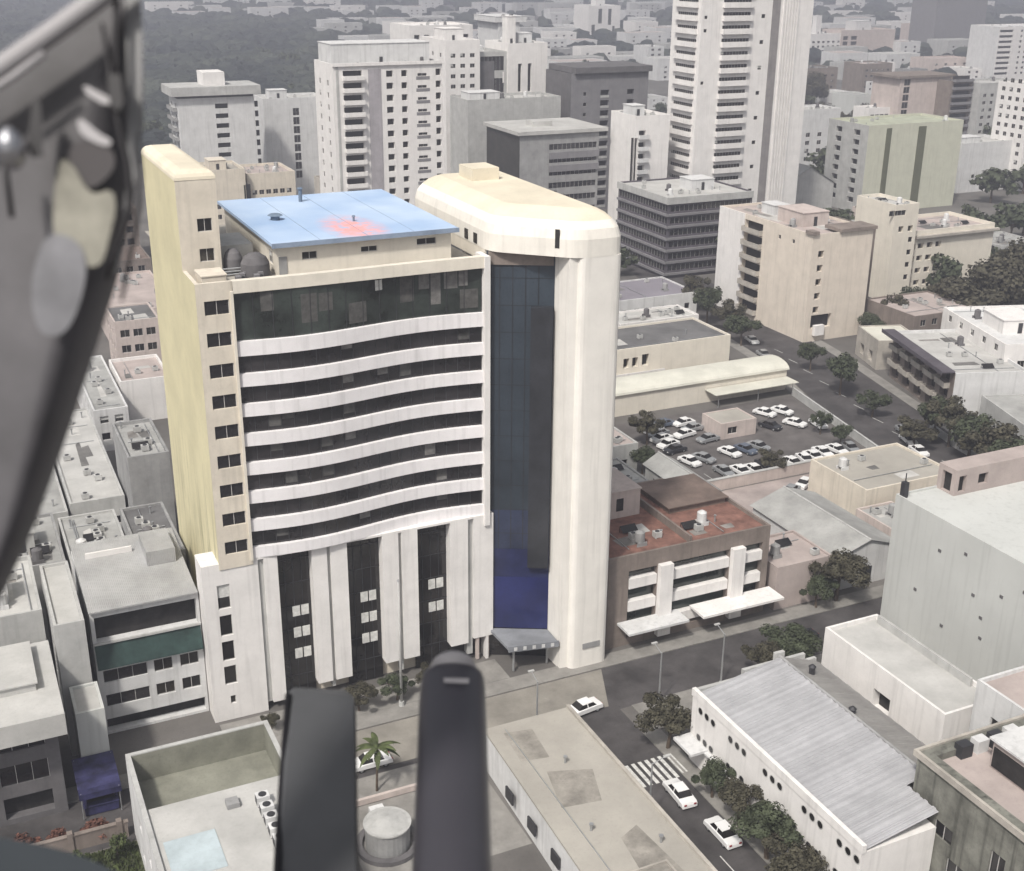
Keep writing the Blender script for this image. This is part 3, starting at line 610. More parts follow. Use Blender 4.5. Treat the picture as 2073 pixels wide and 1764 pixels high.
# blue stall
t=Thing('market_stall','small stall with deep blue tarpaulin roof beside the grey shed','stall',5.6,108.4)
for a in(4.4,8.0):
    for b in(107.2,112.2):
        mb=MB(); mb.tube((a,b,.13),(a,b,3.1 if b<110 else 3.7),.06,n=8); part(t,'post',mb,METAL)
mb=MB(); n=6
for k in range(n):
    b0_,b1_=107+5.4*k/n,107+5.4*(k+1)/n; z0_,z1_=3.1+.65*k/n-(.12 if k%2 else 0),3.1+.65*(k+1)/n-(.12 if (k+1)%2 else 0)
    mb.quad((4.2,b0_,z0_),(8.2,b0_,z0_),(8.2,b1_,z1_),(4.2,b1_,z1_)); mb.quad((4.2,b1_,z1_-.04),(8.2,b1_,z1_-.04),(8.2,b0_,z0_-.04),(4.2,b0_,z0_-.04))
mb.quad((4.2,106.98,2.5),(8.2,106.98,2.5),(8.2,106.98,3.1),(4.2,106.98,3.1)); part(t,'tarpaulin',mb,BLUET)
mb=MB(); mb.box(4.6,7.8,107.6,108.2,.13,1.1); mb.box(4.5,7.9,107.5,108.3,1.1,1.16); part(t,'counter',mb,BLUET)
mb=MB(); mb.box(4.6,4.9,107.6,112,.13,2.4); mb.box(7.6,7.9,108.4,112,.13,2.4); part(t,'side_panel',mb,BLUET)
# ================================================================ FOREGROUND LEFT: sunken roof terrace building
t=Thing('terrace_building','pale two storey building with a sunken grey-green roof terrace, bottom left','building',8.6,80)
mb=MB(); FA0,FA1,FB0,FB1,FZ=8.6,22.2,76,103.3,9.0
face(mb,'F',FB0,FA0,FA1,0,FZ,[]); face(mb,'L',FA0,FB0,FB1,0,FZ,[(96,5,1.6,1.3),(91,5,1.6,1.3),(86,5,1.6,1.3),(81,5,1.6,1.3),(96,1.6,1.6,1.3),(91,1.6,1.6,1.3)],.3); face(mb,'R',FA1,FB0,FB1,0,FZ,[]); face(mb,'B',FB1,FA0,FA1,0,FZ,[])
part(t,'wall',mb,WHITE2)
for o in [(96,5,1.6,1.3),(91,5,1.6,1.3),(86,5,1.6,1.3),(81,5,1.6,1.3),(96,1.6,1.6,1.3),(91,1.6,1.6,1.3)]: window(t,'L',FA0,*o,'pane')
mb=MB(); w_=.45
mb.box(FA0,FA1,FB1-w_,FB1,FZ,FZ+.12); mb.box(FA0,FA0+w_,FB0,FB1-w_,FZ,FZ+.12); mb.box(FA1-w_,FA1,FB0,FB1-w_,FZ,FZ+.12); part(t,'parapet_coping',mb,LGREY)
mb=MB(); mb.quad((FA0+w_,FB0,6.0),(FA1-w_,FB0,6.0),(FA1-w_,FB1-w_,6.0),(FA0+w_,FB1-w_,6.0))
for p,q in(((FA0+w_,FB0),(FA0+w_,FB1-w_)),((FA0+w_,FB1-w_),(FA1-w_,FB1-w_)),((FA1-w_,FB1-w_),(FA1-w_,FB0))): mb.quad((*p,6.0),(*q,6.0),(*q,FZ),(*p,FZ))
part(t,'terrace_floor',mb,mat('terrace_screed',(.235,.235,.195),var=.28,scale=.2,bump=.2))
mb=MB(); mb.box(FA0+w_+.01,FA1-w_-.01,FB0+.1,94.6,6.0,8.8,bottom=False); part(t,'raised_roof',mb,R_LIGHT)
mb=MB(); mb.box(FA0+1.0,FA0+5.4,84.5,89.6,8.803,8.86); part(t,'skylight',mb,mat('pale_blue_sheet',(.45,.52,.55),var=.15,rough=.4))
mb=MB(); mb.box(15.6,16.7,91.6,92.7,8.8,9.3); part(t,'roof_hatch',mb,GREY)
for k in range(6):
    b=90.8-k*1.5; a=18.1; mb=MB(); mb.box(a,a+1.15,b,b+.95,8.9,9.8); mb.tube((a+.58,b+.48,9.8),(a+.58,b+.48,9.86),.36,n=12,m=1); mb.box(a-.02,a-.003,b+.12,b+.83,9.0,9.7,m=1)
    mb.box(a+.05,a+.15,b,b+.95,8.8,8.9,m=1); mb.box(a+1.0,a+1.1,b,b+.95,8.8,8.9,m=1); part(t,'cooling_unit',mb,[WHITE2,DMETAL])
# garden strip at lower left: tiled heap, shrubs, wall
t=Thing('garden_wall','low brown garden wall behind the green verge at lower left','wall',-8,103)
mb=MB(); mb.box(-12,8.0,103.0,103.3,.0,1.7); mb.box(-12.1,8.1,102.92,103.38,1.7,1.82); part(t,'wall',mb,BROWNW)
for k in range(5):
    mb=MB(); a=-11+k*4.5; mb.box(a,a+.5,102.85,103.45,0,2.1); part(t,'pillar',mb,BROWNW)
# ================================================================ CENTRE FOREGROUND
t=Thing('low_roof_building','long low building with a plain beige flat roof beside the side street','building',43.5,70)
mb=MB(); P4=[(42.4,62),(53.2,62),(53.2,98.3),(43.6,98.3)]
mb.prism(P4,0,4.7); part(t,'wall',mb,WHITE2)
mb=MB(); mb.prism([(42.2,61.8),(53.35,61.8),(53.35,98.5),(43.4,98.5)],4.71,4.95); part(t,'roof',mb,R_BEIGE)
mb=MB(); mb.box(53.0,53.35,61.8,98.5,4.95,5.3); part(t,'roof_kerb',mb,COPING)
mb=MB(); mb.box(45.0,50.2,73.5,73.7,4.95,5.15); mb.box(45,45.2,68,73.5,4.95,5.15); mb.box(50,50.2,68,73.5,4.95,5.15); part(t,'roof_kerb',mb,COPING)
for pts in([(45,84),(49,83.4),(50.5,88),(46.2,89.5)],[(47,70),(51,71),(50.2,79),(48,78)],[(44.6,92),(47.5,91.5),(48,96.5),(45,97)]):
    mb=MB(); mb.prism(pts,4.952,4.962); part(t,'roof_patch',mb,mat('beige_patch',(.30,.28,.25),var=.3,scale=.4))
mb=MB(); mb.tube((44.8,66,5.02),(45.4,97.5,5.02),.05,n=6); part(t,'roof_pipe',mb,METAL)
for a,b in((46,80),(48.5,90),(51,76)):
    mb=MB(); mb.tube((a,b,4.95),(a,b,5.6),.12,n=8); mb.tube((a,b,5.6),(a,b,5.75),.22,n=8); part(t,'vent_pipe',mb,METAL)
for k in range(3):
    mb=MB(); b=80+k*5; mb.box(42.7,42.9,b,b+1.6,1.6,2.9); part(t,'shutter',mb,DMETAL)
t=Thing('boundary_wall','pale boundary wall along the side street pavement','wall',53.8,60)
mb=MB(); mb.box(53.75,54.0,55,101.5,.13,1.35); mb.box(53.68,54.07,55,101.5,1.35,1.47); part(t,'wall',mb,PINK)
# round tank kiosk
t=Thing('round_tank','round grey water tank with a dark rim and a ring of planting','water tank',30.3,91.5)
mb=MB(); mb.tube((30.3,91.5,.0),(30.3,91.5,2.6),2.15,2.15,28); part(t,'shell',mb,GREY,smooth=False)
mb=MB(); mb.tube((30.3,91.5,2.6),(30.3,91.5,2.75),2.3,2.3,28); mb.tube((30.3,91.5,2.75),(30.3,91.5,3.15),2.0,.3,28); part(t,'lid',mb,LGREY)
mb=MB()
for k in range(28):
    t0=2*math.pi*k/28; t1=2*math.pi*(k+1)/28
    for r0_,r1_,z0_,z1_ in((2.45,3.1,.5,.5),(3.1,3.1,0,.5)):
        mb.quad((30.3+r0_*math.cos(t0),91.5+r0_*math.sin(t0),z1_),(30.3+r1_*math.cos(t0),91.5+r1_*math.sin(t0),z0_ if r0_==r1_ else z1_),(30.3+r1_*math.cos(t1),91.5+r1_*math.sin(t1),z0_ if r0_==r1_ else z1_),(30.3+r0_*math.cos(t1),91.5+r0_*math.sin(t1),z1_))
part(t,'rim',mb,DGREY)
mb=MB(); mb.box(29.6,31.0,94.0,95.0,0,2.2); part(t,'pump_box',mb,WHITE2)
t=Thing('low_kerb_wall','short pale kerb wall crossing the planted yard','wall',28,97)
mb=MB(); mb.box(27.2,38.5,98.0,98.35,.12,.75); part(t,'wall',mb,PINK)
# ================================================================ RIGHT OF THE STREET
# long white hall with corrugated roof
HA0,HA1,HB0,HB1=64.0,79.6,64.6,91.2; EZ=7.9
t=Thing('corrugated_hall','long white hall with grey corrugated roof and rows of small round windows','hall',HA0,HB0)
mb=MB()
def roundwin(t,side,a,b,z,r=.36):
    m2=MB(); m2.tube((a-.04,b,z),(a+.05,b,z),r,n=14); o=part(t,'window',m2,GL[0])
    m3=MB(); n=14
    for k in range(n):
        t0=2*math.pi*k/n; t1=2*math.pi*(k+1)/n; c=lambda th,rr:(a-.06,b+rr*math.cos(th),z+rr*math.sin(th))
        m3.quad(c(t0,r),c(t0,r*1.22),c(t1,r*1.22),c(t1,r))
    m3.build('window_frame',[LGREY],o,(t.a,t.b,t.z))
mb.prism([(HA0,HB0),(72.3,HB0),(72.3,68.6),(HA1-.1,68.6),(HA1-.1,HB1),(HA0,HB1)],0,EZ); part(t,'wall',mb,WHITE)
# parapet on the street side and gable ends
mb=MB(); mb.box(HA0-.1,HA0+.35,HB0-.1,HB1+.1,EZ,EZ+.85,bottom=False); part(t,'parapet',mb,WHITE)
mb=MB(); mb.box(HA0+.35,HA1,HB1-.3,HB1+.1,EZ,EZ+.7,bottom=False); mb.box(74.0,75.2,HB1-.3,HB1+.1,EZ+.7,EZ+2.6,bottom=False); mb.box(70,78,HB1-.3,HB1+.1,EZ+.7,EZ+1.6,bottom=False); part(t,'gable_parapet',mb,LGREY)
RA=74.6; RZ=EZ+2.05
def corr_sheet(x0,z0,x1,z1,b0,b1,pitch=.9,amp=.14):
    m2=MB(); n=int((b1-b0)/pitch)
    for k in range(n):
        s=b0+(b1-b0)*k/n; p=(b1-b0)/n; ys=[(0,0),(.28,0),(.42,amp),(.72,amp),(.86,0),(1,0)]
        for j in range(5):
            ya,da=ys[j]; yb_,db_=ys[j+1]
            m2.quad((x0,s+p*ya,z0+da),(x1,s+p*ya,z1+da),(x1,s+p*yb_,z1+db_),(x0,s+p*yb_,z0+db_))
    return m2
m4=corr_sheet(HA0+.35,EZ+.25,RA,RZ,68.7,HB1-.3); m5=corr_sheet(HA0+.35,EZ+.25,72.3,EZ+.25+(RZ-EZ-.25)*.78,HB0,68.7)
for q in m5.f: m4.f.append(tuple(len(m4.v)+k for k in q)); m4.m.append(0)
m4.v+=m5.v
part(t,'roof',m4,R_CORR,label='light grey corrugated street slope of the roof')
part(t,'roof',corr_sheet(RA,RZ,HA1,EZ+.35,68.7,HB1-.3,pitch=1.5,amp=.04),R_CORR2,label='dull brown-grey smooth far slope of the roof')
mb=MB(); mb.tube((RA,68.7,RZ+.1),(RA,HB1-.3,RZ+.1),.16,n=8); part(t,'ridge_cap',mb,GREY)
for a,b in((76.2,87.5),(75.0,79.6)):
    mb=MB(); mb.tube((a,b,RZ-.6),(a,b,RZ+.35),.32,n=12); mb.tube((a,b,RZ+.35),(a,b,RZ+.6),.42,.15,n=12); part(t,'roof_ventilator',mb,DMETAL)
for b in(89.6,84.2,78.4,72.4,67.4):
    for j in range(3):
        for z in(6.9,3.7): roundwin(t,'L',HA0,b-j*1.15,z)
mb=MB(); mb.box(61.9,HA0-.01,HB1-3.4,HB1,3.0,3.3); part(t,'side_canopy',mb,WHITE2)
mb=MB(); mb.box(HA0-.5,HA0-.02,80,90.5,2.9,3.1); part(t,'ledge',mb,WHITE2)
# white wall with dark door, in front of the tall grey-green wall
t=bld('white_annex','low cream-white annex with one dark doorway, below the tall grey-green wall','annex',84.4,91.8,76.6,95.5,8.8,WHITE,R_LIGHT,L=[(84.2,3.6,2.6,2.3,'hole')],par=.5,clutter=0)
mb=MB(); mb.box(91.0,91.3,80,94.5,8.3,9.3); part(t,'roof_kerb',mb,LGREY)
t=bld('blind_wall_block','very tall plain grey-green block with a blank side wall at the right edge','block',103.0,136,62,106.6,17.4,GREYG,GREYG,L=[],par=.25,clutter=1,pt=.25)
for b,z in((98,13.2),(94,14.6),(92,10.2),(90.4,8),(90.0,5.5),(85,14),(101,6.5),(96,4),(88,12)):
    mb=MB(); mb.box(102.92,102.997,b,b+.45,z,z+.35); part(t,'wall_vent',mb,DGREY)
mb=MB(); mb.box(103.2,103.9,105.5,106.2,17.15,19.2,bottom=False); mb.tube((103.5,105.8,19.2),(103.5,105.8,20.4),.08,n=6); part(t,'mast',mb,DMETAL)
mb=MB(); rf=[(110.0,17.5,1.2,2.2),(113.2,18.0,1.6,1.5),(122,18.1,.8,1.6)]
face(mb,'F',103.5,109.4,124,17.16,20.6,rf,.6); face(mb,'L',109.4,103.5,106.5,17.16,20.6,[(104.2,17.3,1.6,2.6)],.6); face(mb,'R',124,103.5,106.5,17.16,20.6,[]); face(mb,'B',106.5,109.4,124,17.16,20.6,[]); mb.quad((109.4,103.5,20.6),(124,103.5,20.6),(124,106.5,20.6),(109.4,106.5,20.6)); part(t,'roof_house',mb,R_PINK)
for o in rf: mb=MB(); mb.box(o[0],o[0]+o[2],104.0,104.05,o[1],o[1]+o[3]); part(t,'dark_opening',mb,DARKIN)
mb=MB(); mb.box(109.9,109.95,104.2,105.8,17.3,19.9); part(t,'dark_opening',mb,DARKIN)
bld('pink_roof_block','pinkish flat roofed block in front of the grey-green wall, right edge','block',86.0,104,60,74.8,13.6,WHITE2,R_PINK,L=gridF(61,74,3,1.3,3,3.2,3,1.3),F=(),par=.4,clutter=0,hut=[(95,101,68,74,2.6,WHITE)])
# weathered dark block at the lower right
t=bld('weathered_block','stained dark concrete block with pale coping, lower right corner','block',72.6,86.5,55.6,68.2,13.4,WEATH,R_PINK,L=[(57.2,7.2,1.6,2.6,'pane'),(63,6.8,2.2,1.6,'ribbon'),(60,3.2,3.2,2.4,'pane')],F=[(76,7,2,2.4,'pane'),(80.5,7,2,2.4,'pane')],B=(),par=.7,clutter=0,pt=1.1)
mb=MB(); mb.box(72.3,86.7,68.21,68.5,13.0,13.6); mb.box(72.3,72.597,55.3,68.2,13.0,13.6); mb.box(72.3,86.7,55.3,55.597,13.0,13.6); part(t,'coping',mb,COPING)
mb=MB(); mb.box(77.6,82.4,58.5,64.6,12.7,15.6,bottom=False); o=part(t,'plant_box',mb,R_PINK)
mb=MB(); mb.box(77.5,77.59,58.7,64.4,13.0,15.0); mb.box(77.8,82.3,64.61,64.66,13.0,15.0); mb.build('louvre',[DARKIN],o,(t.a,t.b,t.z))
mb=MB(); mb.box(77.3,82.7,58.2,64.9,15.6,15.8); mb.build('lid',[WHITE2],o,(t.a,t.b,t.z))
for k in range(4):
    mb=MB(); mb.box(76+k*1.9,77.3+k*1.9,66.4,67.4,12.7,14.0,bottom=False); part(t,'cooling_unit',mb,[DMETAL,WHITE2][k%2])
# ================================================================ RIGHT OF THE TOWER, MIDDLE DISTANCE
# brick-red roofed building
t=bld('red_roof_building','brown framed building with brick-red roof, white ribbons and two white columns','building',66.6,90.0,114.0,132,12.4,BROWNW,R_RED,
 F=[(69.4,1.0,4.0,9.2,'hole'),(75.4,1.0,8.6,9.2,'hole'),(86.0,1.0,3.0,9.2,'hole')],L=gridF(115,131,5,1.6,3,3.2,3,1.5),par=.5,clutter=0)
for a0_,a1_ in((69.4,73.4),(75.4,84.0),(86.0,89.0)):
    for k in range(3):
        mb=MB(); mb.box(a0_+.05,a1_-.05,113.9,114.8,1.6+k*3.1,2.9+k*3.1); part(t,'white_ribbon',mb,WHITE)
        mb=MB(); mb.box(a0_+.05,a1_-.05,114.7,114.85,2.95+k*3.1,4.6+k*3.1); part(t,'ribbon_glass',mb,GTOP)
for a in(73.5,84.1):
    mb=MB(); mb.box(a,a+1.8,113.2,114.3,.6,10.4); part(t,'white_column',mb,WHITE)
mb=MB(); mb.box(68.0,76.5,110.9,113.9,3.2,3.5); part(t,'street_awning',mb,WHITE2)
mb=MB(); mb.box(78.4,90.5,110.6,113.9,3.3,3.6); part(t,'street_awning',mb,WHITE)
roof_hut(t,67.2,77.0,124.6,131.5,11.9,3.6,PINK,doors=False)
for a in(70.2,73.5):
    mb=MB(); mb.box(a,a+1.0,124.52,124.597,12.9,14.6); part(t,'dark_opening',mb,DARKIN)
mb=MB(); mb.box(78.3,78.6,114.6,131.4,11.9,12.9,bottom=False); part(t,'roof_partition',mb,BROWNW)
mb=MB(); mb.box(80.5,89.2,123,131,11.9,12.7,bottom=False); mb.box(80.2,89.5,122.7,131.2,12.7,12.85); part(t,'roof_storey',mb,R_BROWN)
roof_bits(t,79,88,115.5,120,11.9); roof_bits(t,69,77,116,123,11.9)
# pale wedge building and gabled grey roof
t=bld('wedge_building','low pale blank walled building between red roofed building and gabled roof','building',91.4,100.2,113.6,122,6.2,R_PINK,R_PINK,par=.3,clutter=1)
def gable(name,label,a0,a1,b0,b1,h,rise,wm,rm,along='b',n=0,rot=0):
    t=Thing(name,label,'building',a0,b0,rot=rot)
    mb=MB(); mb.box(a0,a1,b0,b1,0,h,bottom=False)
    if along=='b':
        c=(a0+a1)/2; mb.quad((a0,b0,h),(a1,b0,h),(c,b0,h+rise)); mb.quad((a1,b1,h),(a0,b1,h),(c,b1,h+rise))
        part(t,'wall',mb,wm); mb=MB(); e=.4; k=rise/(c-a0)
        mb.quad((a0-e,b0-e,h-e*k+.03),(c,b0-e,h+rise+.03),(c,b1+e,h+rise+.03),(a0-e,b1+e,h-e*k+.03)); mb.quad((c,b0-e,h+rise+.03),(a1+e,b0-e,h-e*k+.03),(a1+e,b1+e,h-e*k+.03),(c,b1+e,h+rise+.03))
        part(t,'roof',mb,rm); mb=MB(); mb.tube((c,b0-e,h+rise+.05),(c,b1+e,h+rise+.05),.14,n=8); part(t,'ridge_cap',mb,LGREY)
    else:
        c=(b0+b1)/2; mb.quad((a0,b1,h),(a0,b0,h),(a0,c,h+rise)); mb.quad((a1,b0,h),(a1,b1,h),(a1,c,h+rise))
        part(t,'wall',mb,wm); mb=MB(); e=.4; k=rise/(c-b0)
        mb.quad((a0-e,b0-e,h-e*k+.03),(a1+e,b0-e,h-e*k+.03),(a1+e,c,h+rise+.03),(a0-e,c,h+rise+.03)); mb.quad((a0-e,c,h+rise+.03),(a1+e,c,h+rise+.03),(a1+e,b1+e,h-e*k+.03),(a0-e,b1+e,h-e*k+.03))
        part(t,'roof',mb,rm); mb=MB(); mb.tube((a0-e,c,h+rise+.05),(a1+e,c,h+rise+.05),.14,n=8); part(t,'ridge_cap',mb,LGREY)
    mb=MB(); mb.box((a0+a1)/2-1,(a0+a1)/2+1,b0-.05,b0-.003,.1,2.6); part(t,'door',mb,DMETAL)
    mb=MB(); mb.box(a0-.05,a0-.003,b0+2,b0+3.5,1.2,2.4); part(t,'window',mb,GL[0]); mb=MB(); mb.box(a0-.05,a0-.003,b1-4,b1-2.5,1.2,2.4); part(t,'window',mb,GL[0])
    return t
gable('gabled_warehouse','warehouse with big plain grey gabled roof behind the tall grey-green block',101.5,112.5,114.5,133,5.0,1.8,WHITE2,R_GREY)
bld('beige_market','long beige flat roofed building with dark open side, before the parking lot wall','building',117,134,127,140,7.0,CREAM2,R_BEIGE,F=[(123,2.0,10.5,3.2,'hole')],par=.3,clutter=1)
bld('side_store','small grey-roofed store in front of the long beige building','store',114.5,121,116,126,5,PINK,R_GREY,par=.3,clutter=1,L=gridF(117,125,2,1.2,1.5,3,1,1.2))
# clutter left of the parking lot
gable('lean_shed','rounded pale grey shed roof at the left end of the parking lot',96.5,101.5,141,155,4.0,1.4,LGREY,R_GREY)
bld('yard_house','brown-grey low yard building beside the white leg of the tower','house',80,94,136,146,5.5,BROWNW,R_BROWN,par=.3,clutter=3,F=gridF(81,93,4,1.3,1.5,3,1,1.4))
bld('yard_store','dull flat store behind the brown-grey yard building','store',78,93,148,158,4.5,GREY,R_GREY,par=.3,clutter=3)
bld('patchwork_house','patchy roofed house nearest the left end of the car rows','house',84,98,160,172,5.5,LGREY,R_PINK,par=.3,clutter=3,F=gridF(85,97,4,1.3,1.5,3,1,1.4))
bld('lot_shed','grey-brown flat roofed attendants shed inside the parking lot','shed',119,126.5,167,173,3.0,PINK,R_BEIGE,par=.1,clutter=0,F=[(120.5,.8,2,1.3,'pane')])
# long light barrel-roofed hall
t=Thing('long_light_hall','long narrow hall with cream rounded roof along the far side of the parking lot','hall',96,184)
mb=MB(); mb.box(96,146,184.5,191.5,0,4.2,bottom=False); part(t,'wall',mb,CREAM)
mb=MB(); n=12
for k in range(n):
    t0=math.pi*k/n; t1=math.pi*(k+1)/n; y=lambda q:188-3.9*math.cos(q); z=lambda q:4.2+1.5*math.sin(q)
    mb.quad((95.7,y(t0),z(t0)),(146.3,y(t0),z(t0)),(146.3,y(t1),z(t1)),(95.7,y(t1),z(t1)))
    mb.quad((146.3,188,4.2),(146.3,y(t1),z(t1)),(146.3,y(t0),z(t0))); mb.quad((95.7,188,4.2),(95.7,y(t0),z(t0)),(95.7,y(t1),z(t1)))
part(t,'roof',mb,SHEET,smooth=False)
mb=MB(); mb.box(127,146,180.5,184.3,2.6,2.75); part(t,'carport_roof',mb,SHEET)
for a in(128,137,145):
    mb=MB(); mb.tube((a,181,.01),(a,181,2.6),.07,n=8); part(t,'post',mb,METAL)
t=bld('arched_house','white fronted house with arched dark openings and flat dark grey roof','house',112,142.5,199,213,7.6,CREAM,R_DARK,F=[(114.0,3.6,1.4,2.2,'hole'),(117.6,3.6,1.3,2.0,'hole'),(119.6,3.6,1.3,2.0,'hole'),(121.8,3.6,1.6,2.4,'hole')],par=.4,clutter=1)
mb=MB(); mb.box(112.6,126,197.2,199-.003,1.6,1.85); mb.box(112.6,126,197.0,197.2,1.6,3.2); part(t,'balcony',mb,WHITE)
mb=MB(); mb.box(112.2,126,196.6,199-.003,.1,.5); part(t,'front_step',mb,WHITE2)
bld('plain_roof_house','low house with dull purple-grey flat roof behind the arched house','house',134,160,238,254,5.2,WHITE2,mat('roof_purple_grey',(.22,.205,.235),var=.12,scale=.1),par=.3,clutter=1,F=gridF(135,159,7,1.4,1.4,3,1,1.4))
bld('white_strip_store','narrow white walled store between the arched house and the purple-grey roof','store',130,150,222,231,5.0,WHITE,R_LIGHT,par=.4,clutter=2)
# parking-lot walls
def wall(label,pts,h=1.7,th=.35,m=PINK,cop=LGREY,name='boundary_wall'):
    t=Thing(name,label,'wall',pts[0][0],pts[0][1])
    for (x0,y0),(x1,y1) in zip(pts,pts[1:]):
        d=Vector((x1-x0,y1-y0)); n=Vector((-d.y,d.x)).normalized()*th/2
        mb=MB(); mb.prism([(x0-n.x,y0-n.y),(x1-n.x,y1-n.y),(x1+n.x,y1+n.y),(x0+n.x,y0+n.y)],0,h); part(t,'wall',mb,m)
        n=n*1.25; mb=MB(); mb.prism([(x0-n.x,y0-n.y),(x1-n.x,y1-n.y),(x1+n.x,y1+n.y),(x0+n.x,y0+n.y)],h+.002,h+.12); part(t,'coping',mb,cop)
wall('pale pink wall along the near side of the parking lot',[(101.5,148.9),(139.3,149.3)],1.9,.5)
wall('double grey wall between parking lot and avenue',[(139.6,149.6),(145.2,181)],1.5,.3,LGREY)
wall('thin wall dividing the pink yard from the beige building',[(112.3,124.0),(126.5,148.4)],1.4,.25)
# corner building on the avenue (turned with the avenue)
rt=-R(18)
t=bld('balcony_corner_building','brown-green balcony building with white end wall on the avenue','building',162,176,157,184,9.6,WHITE2,R_LIGHT,leftmat=BROWNW,rot=rt,L=gridF(158,184,5,3.2,.6,3.2,3,1.9,'hole'),F=[(173,3.5,.8,.8,'pane')],par=.6,clutter=2)
for k in range(5):
    for z in(3.2,6.4): balcony(t,'L',162,158.6+k*5.2,4.0,z,1.0,COPING,h=.9)
mb=MB(); mb.box(159.4,161.9,157,184,9.7,9.95); mb.box(159.3,159.4,157,184,9.4,10.1); part(t,'roof_overhang',mb,DPURP)
t=bld('round_window_house','bright white house with round dark windows on a sloping white roof','house',176.5,196,160,186,12.4,WHITE,WHITE2,rot=rt,F=gridF(178,195,4,1.5,7.5,3,1,1.6),L=gridF(161,185,5,1.5,10.2,3,1,1.3),par=.5,clutter=2,hut=[(180,187,168,176,2.6,WHITE)])
bld('grey_slope_hall','broad low hall with plain grey roof right of the avenue','hall',158,182,132,154,6.4,LGREY,R_GREY,rot=rt,par=.3,clutter=0,L=gridF(133,153,5,2.0,1.6,3,1,2.0,'hole'))
wall('curved pale kerb wall beside the avenue corner',[(156.8,156),(154.6,148),(153.6,142),(155,137)],1.1,.4,LGREY)
bld('cream_roof_shop','small shop with bright cream roof at the avenue corner','shop',170.5,180,187,198,6.2,COPING,SHEET,rot=rt,par=.2,clutter=0,L=gridF(188,197,2,2.0,1.0,3,1,2.2,'hole'))
bld('back_corner_block','low purple-grey roofed block behind the cream roofed shop','block',188,206,196,212,7.0,BROWNW,R_PINK,par=.3,clutter=2,F=gridF(189,205,5,1.5,1.5,3,2,1.4))
# ================================================================ TALL BLOCKS BEYOND
def S(xb,xl,xr,yt,yb,dmin=9): 
    a0,a1,b0,b1,h=scr(xb,xl,xr,yt,yb); return a0,a1,b0,max(b1,b0+dmin),h
def strip(t,side,fix,u0,u1,z0,z1,m,name='panel',pr=.12,label=None):
    mb=MB()
    if side=='F': mb.box(u0,u1,fix-pr,fix-.004,z0,z1)
    else: mb.box(fix-pr,fix-.004,u0,u1,z0,z1)
    return part(t,name,mb,m,label=label)
def ax(px,b,py=300): return onb(px,py,b)[0]
# twin-slab apartment block, far left
a0,a1,b0,b1,h=S(365,380,530,200,440,14)
f=lambda x:ax(x,b0)
nf=11
t=bld('apartment_tower','pale twin slab tower with one central column of dark windows, behind the yellow stair head','apartment tower',a0,a1,b0,b1,h,WHITE2,R_LIGHT,
  F=[(f(442),3+k*3.0,f(468)-f(442),1.5,'hole') for k in range(nf)]+[(f(521),3+k*3.0,1.3,1.8,'hole') for k in range(nf)],L=grid(b0+1,b1-1,2,2.2,3,3.0,nf,1.7,'hole'),clutter=1,par=.3)
mb=MB(); mb.box(a0-2,a1+2,b0-1.5,b1+.5,h+.8,h+3.4); part(t,'roof_slab',mb,LGREY); mb=MB(); mb.box(a0,a1,b0+.5,b1,h,h+.8,bottom=False); part(t,'roof_neck',mb,DGREY)
mb=MB(); mb.box(f(425),f(468),b0+2,b1-3,h+3.4,h+7.4); part(t,'lift_house',mb,WHITE)
for k in range(nf): balcony(t,'L',a0,b0+1.4,b1-b0-3,2.6+k*3.0,1.2,GREY)
a0,a1,b0,b1,h=S(535,545,668,200,400,14); f=lambda x:ax(x,b0)
bld('apartment_block','pale block with one dark vertical slit, right of the twin slab tower','apartment block',a0,a1,b0,b1,h,WHITE2,R_LIGHT,F=[(f(597),6+k*3,2.2,2.4,'ribbon') for k in range(8)],clutter=1,hut=[(a0+3,a0+9,b0+3,b0+8,3,WHITE2)])
# low beige group in front
a0,a1,b0,b1,h=S(425,432,505,345,480,16); f=lambda x:ax(x,b0)
bld('beige_annex','low beige block with one tall pale door, at the foot of the twin slab tower','block',a0,a1,b0,b1,h,CREAM2,R_BEIGE,F=[(f(488),h*.25,2.2,h*.5,'hole')]+gridF(a0+1,f(480),3,1.5,2,3,3,1.4),clutter=2,hut=[(a0+1,a0+6,b0+3,b0+9,3,CREAM2)])
a0,a1,b0,b1,h=S(505,508,604,352,470,18)
bld('beige_wing','wide beige block with cluttered roof, directly behind the blue roof','block',a0,a1,b0,b1,h,CREAM2,R_PINK,F=gridF(a0+1,a1-1,6,1.5,2,3,4,1.4),clutter=4)
a0,a1,b0,b1,h=S(664,672,770,372,520,14)
bld('brown_roof_house','brownish house with pitched looking dark roof, below the white balcony tower','house',a0,a1,b0,b1,h,COPING,R_BROWN,F=gridF(a0+1,a1-1,5,1.5,2,3,3,1.4),clutter=4)
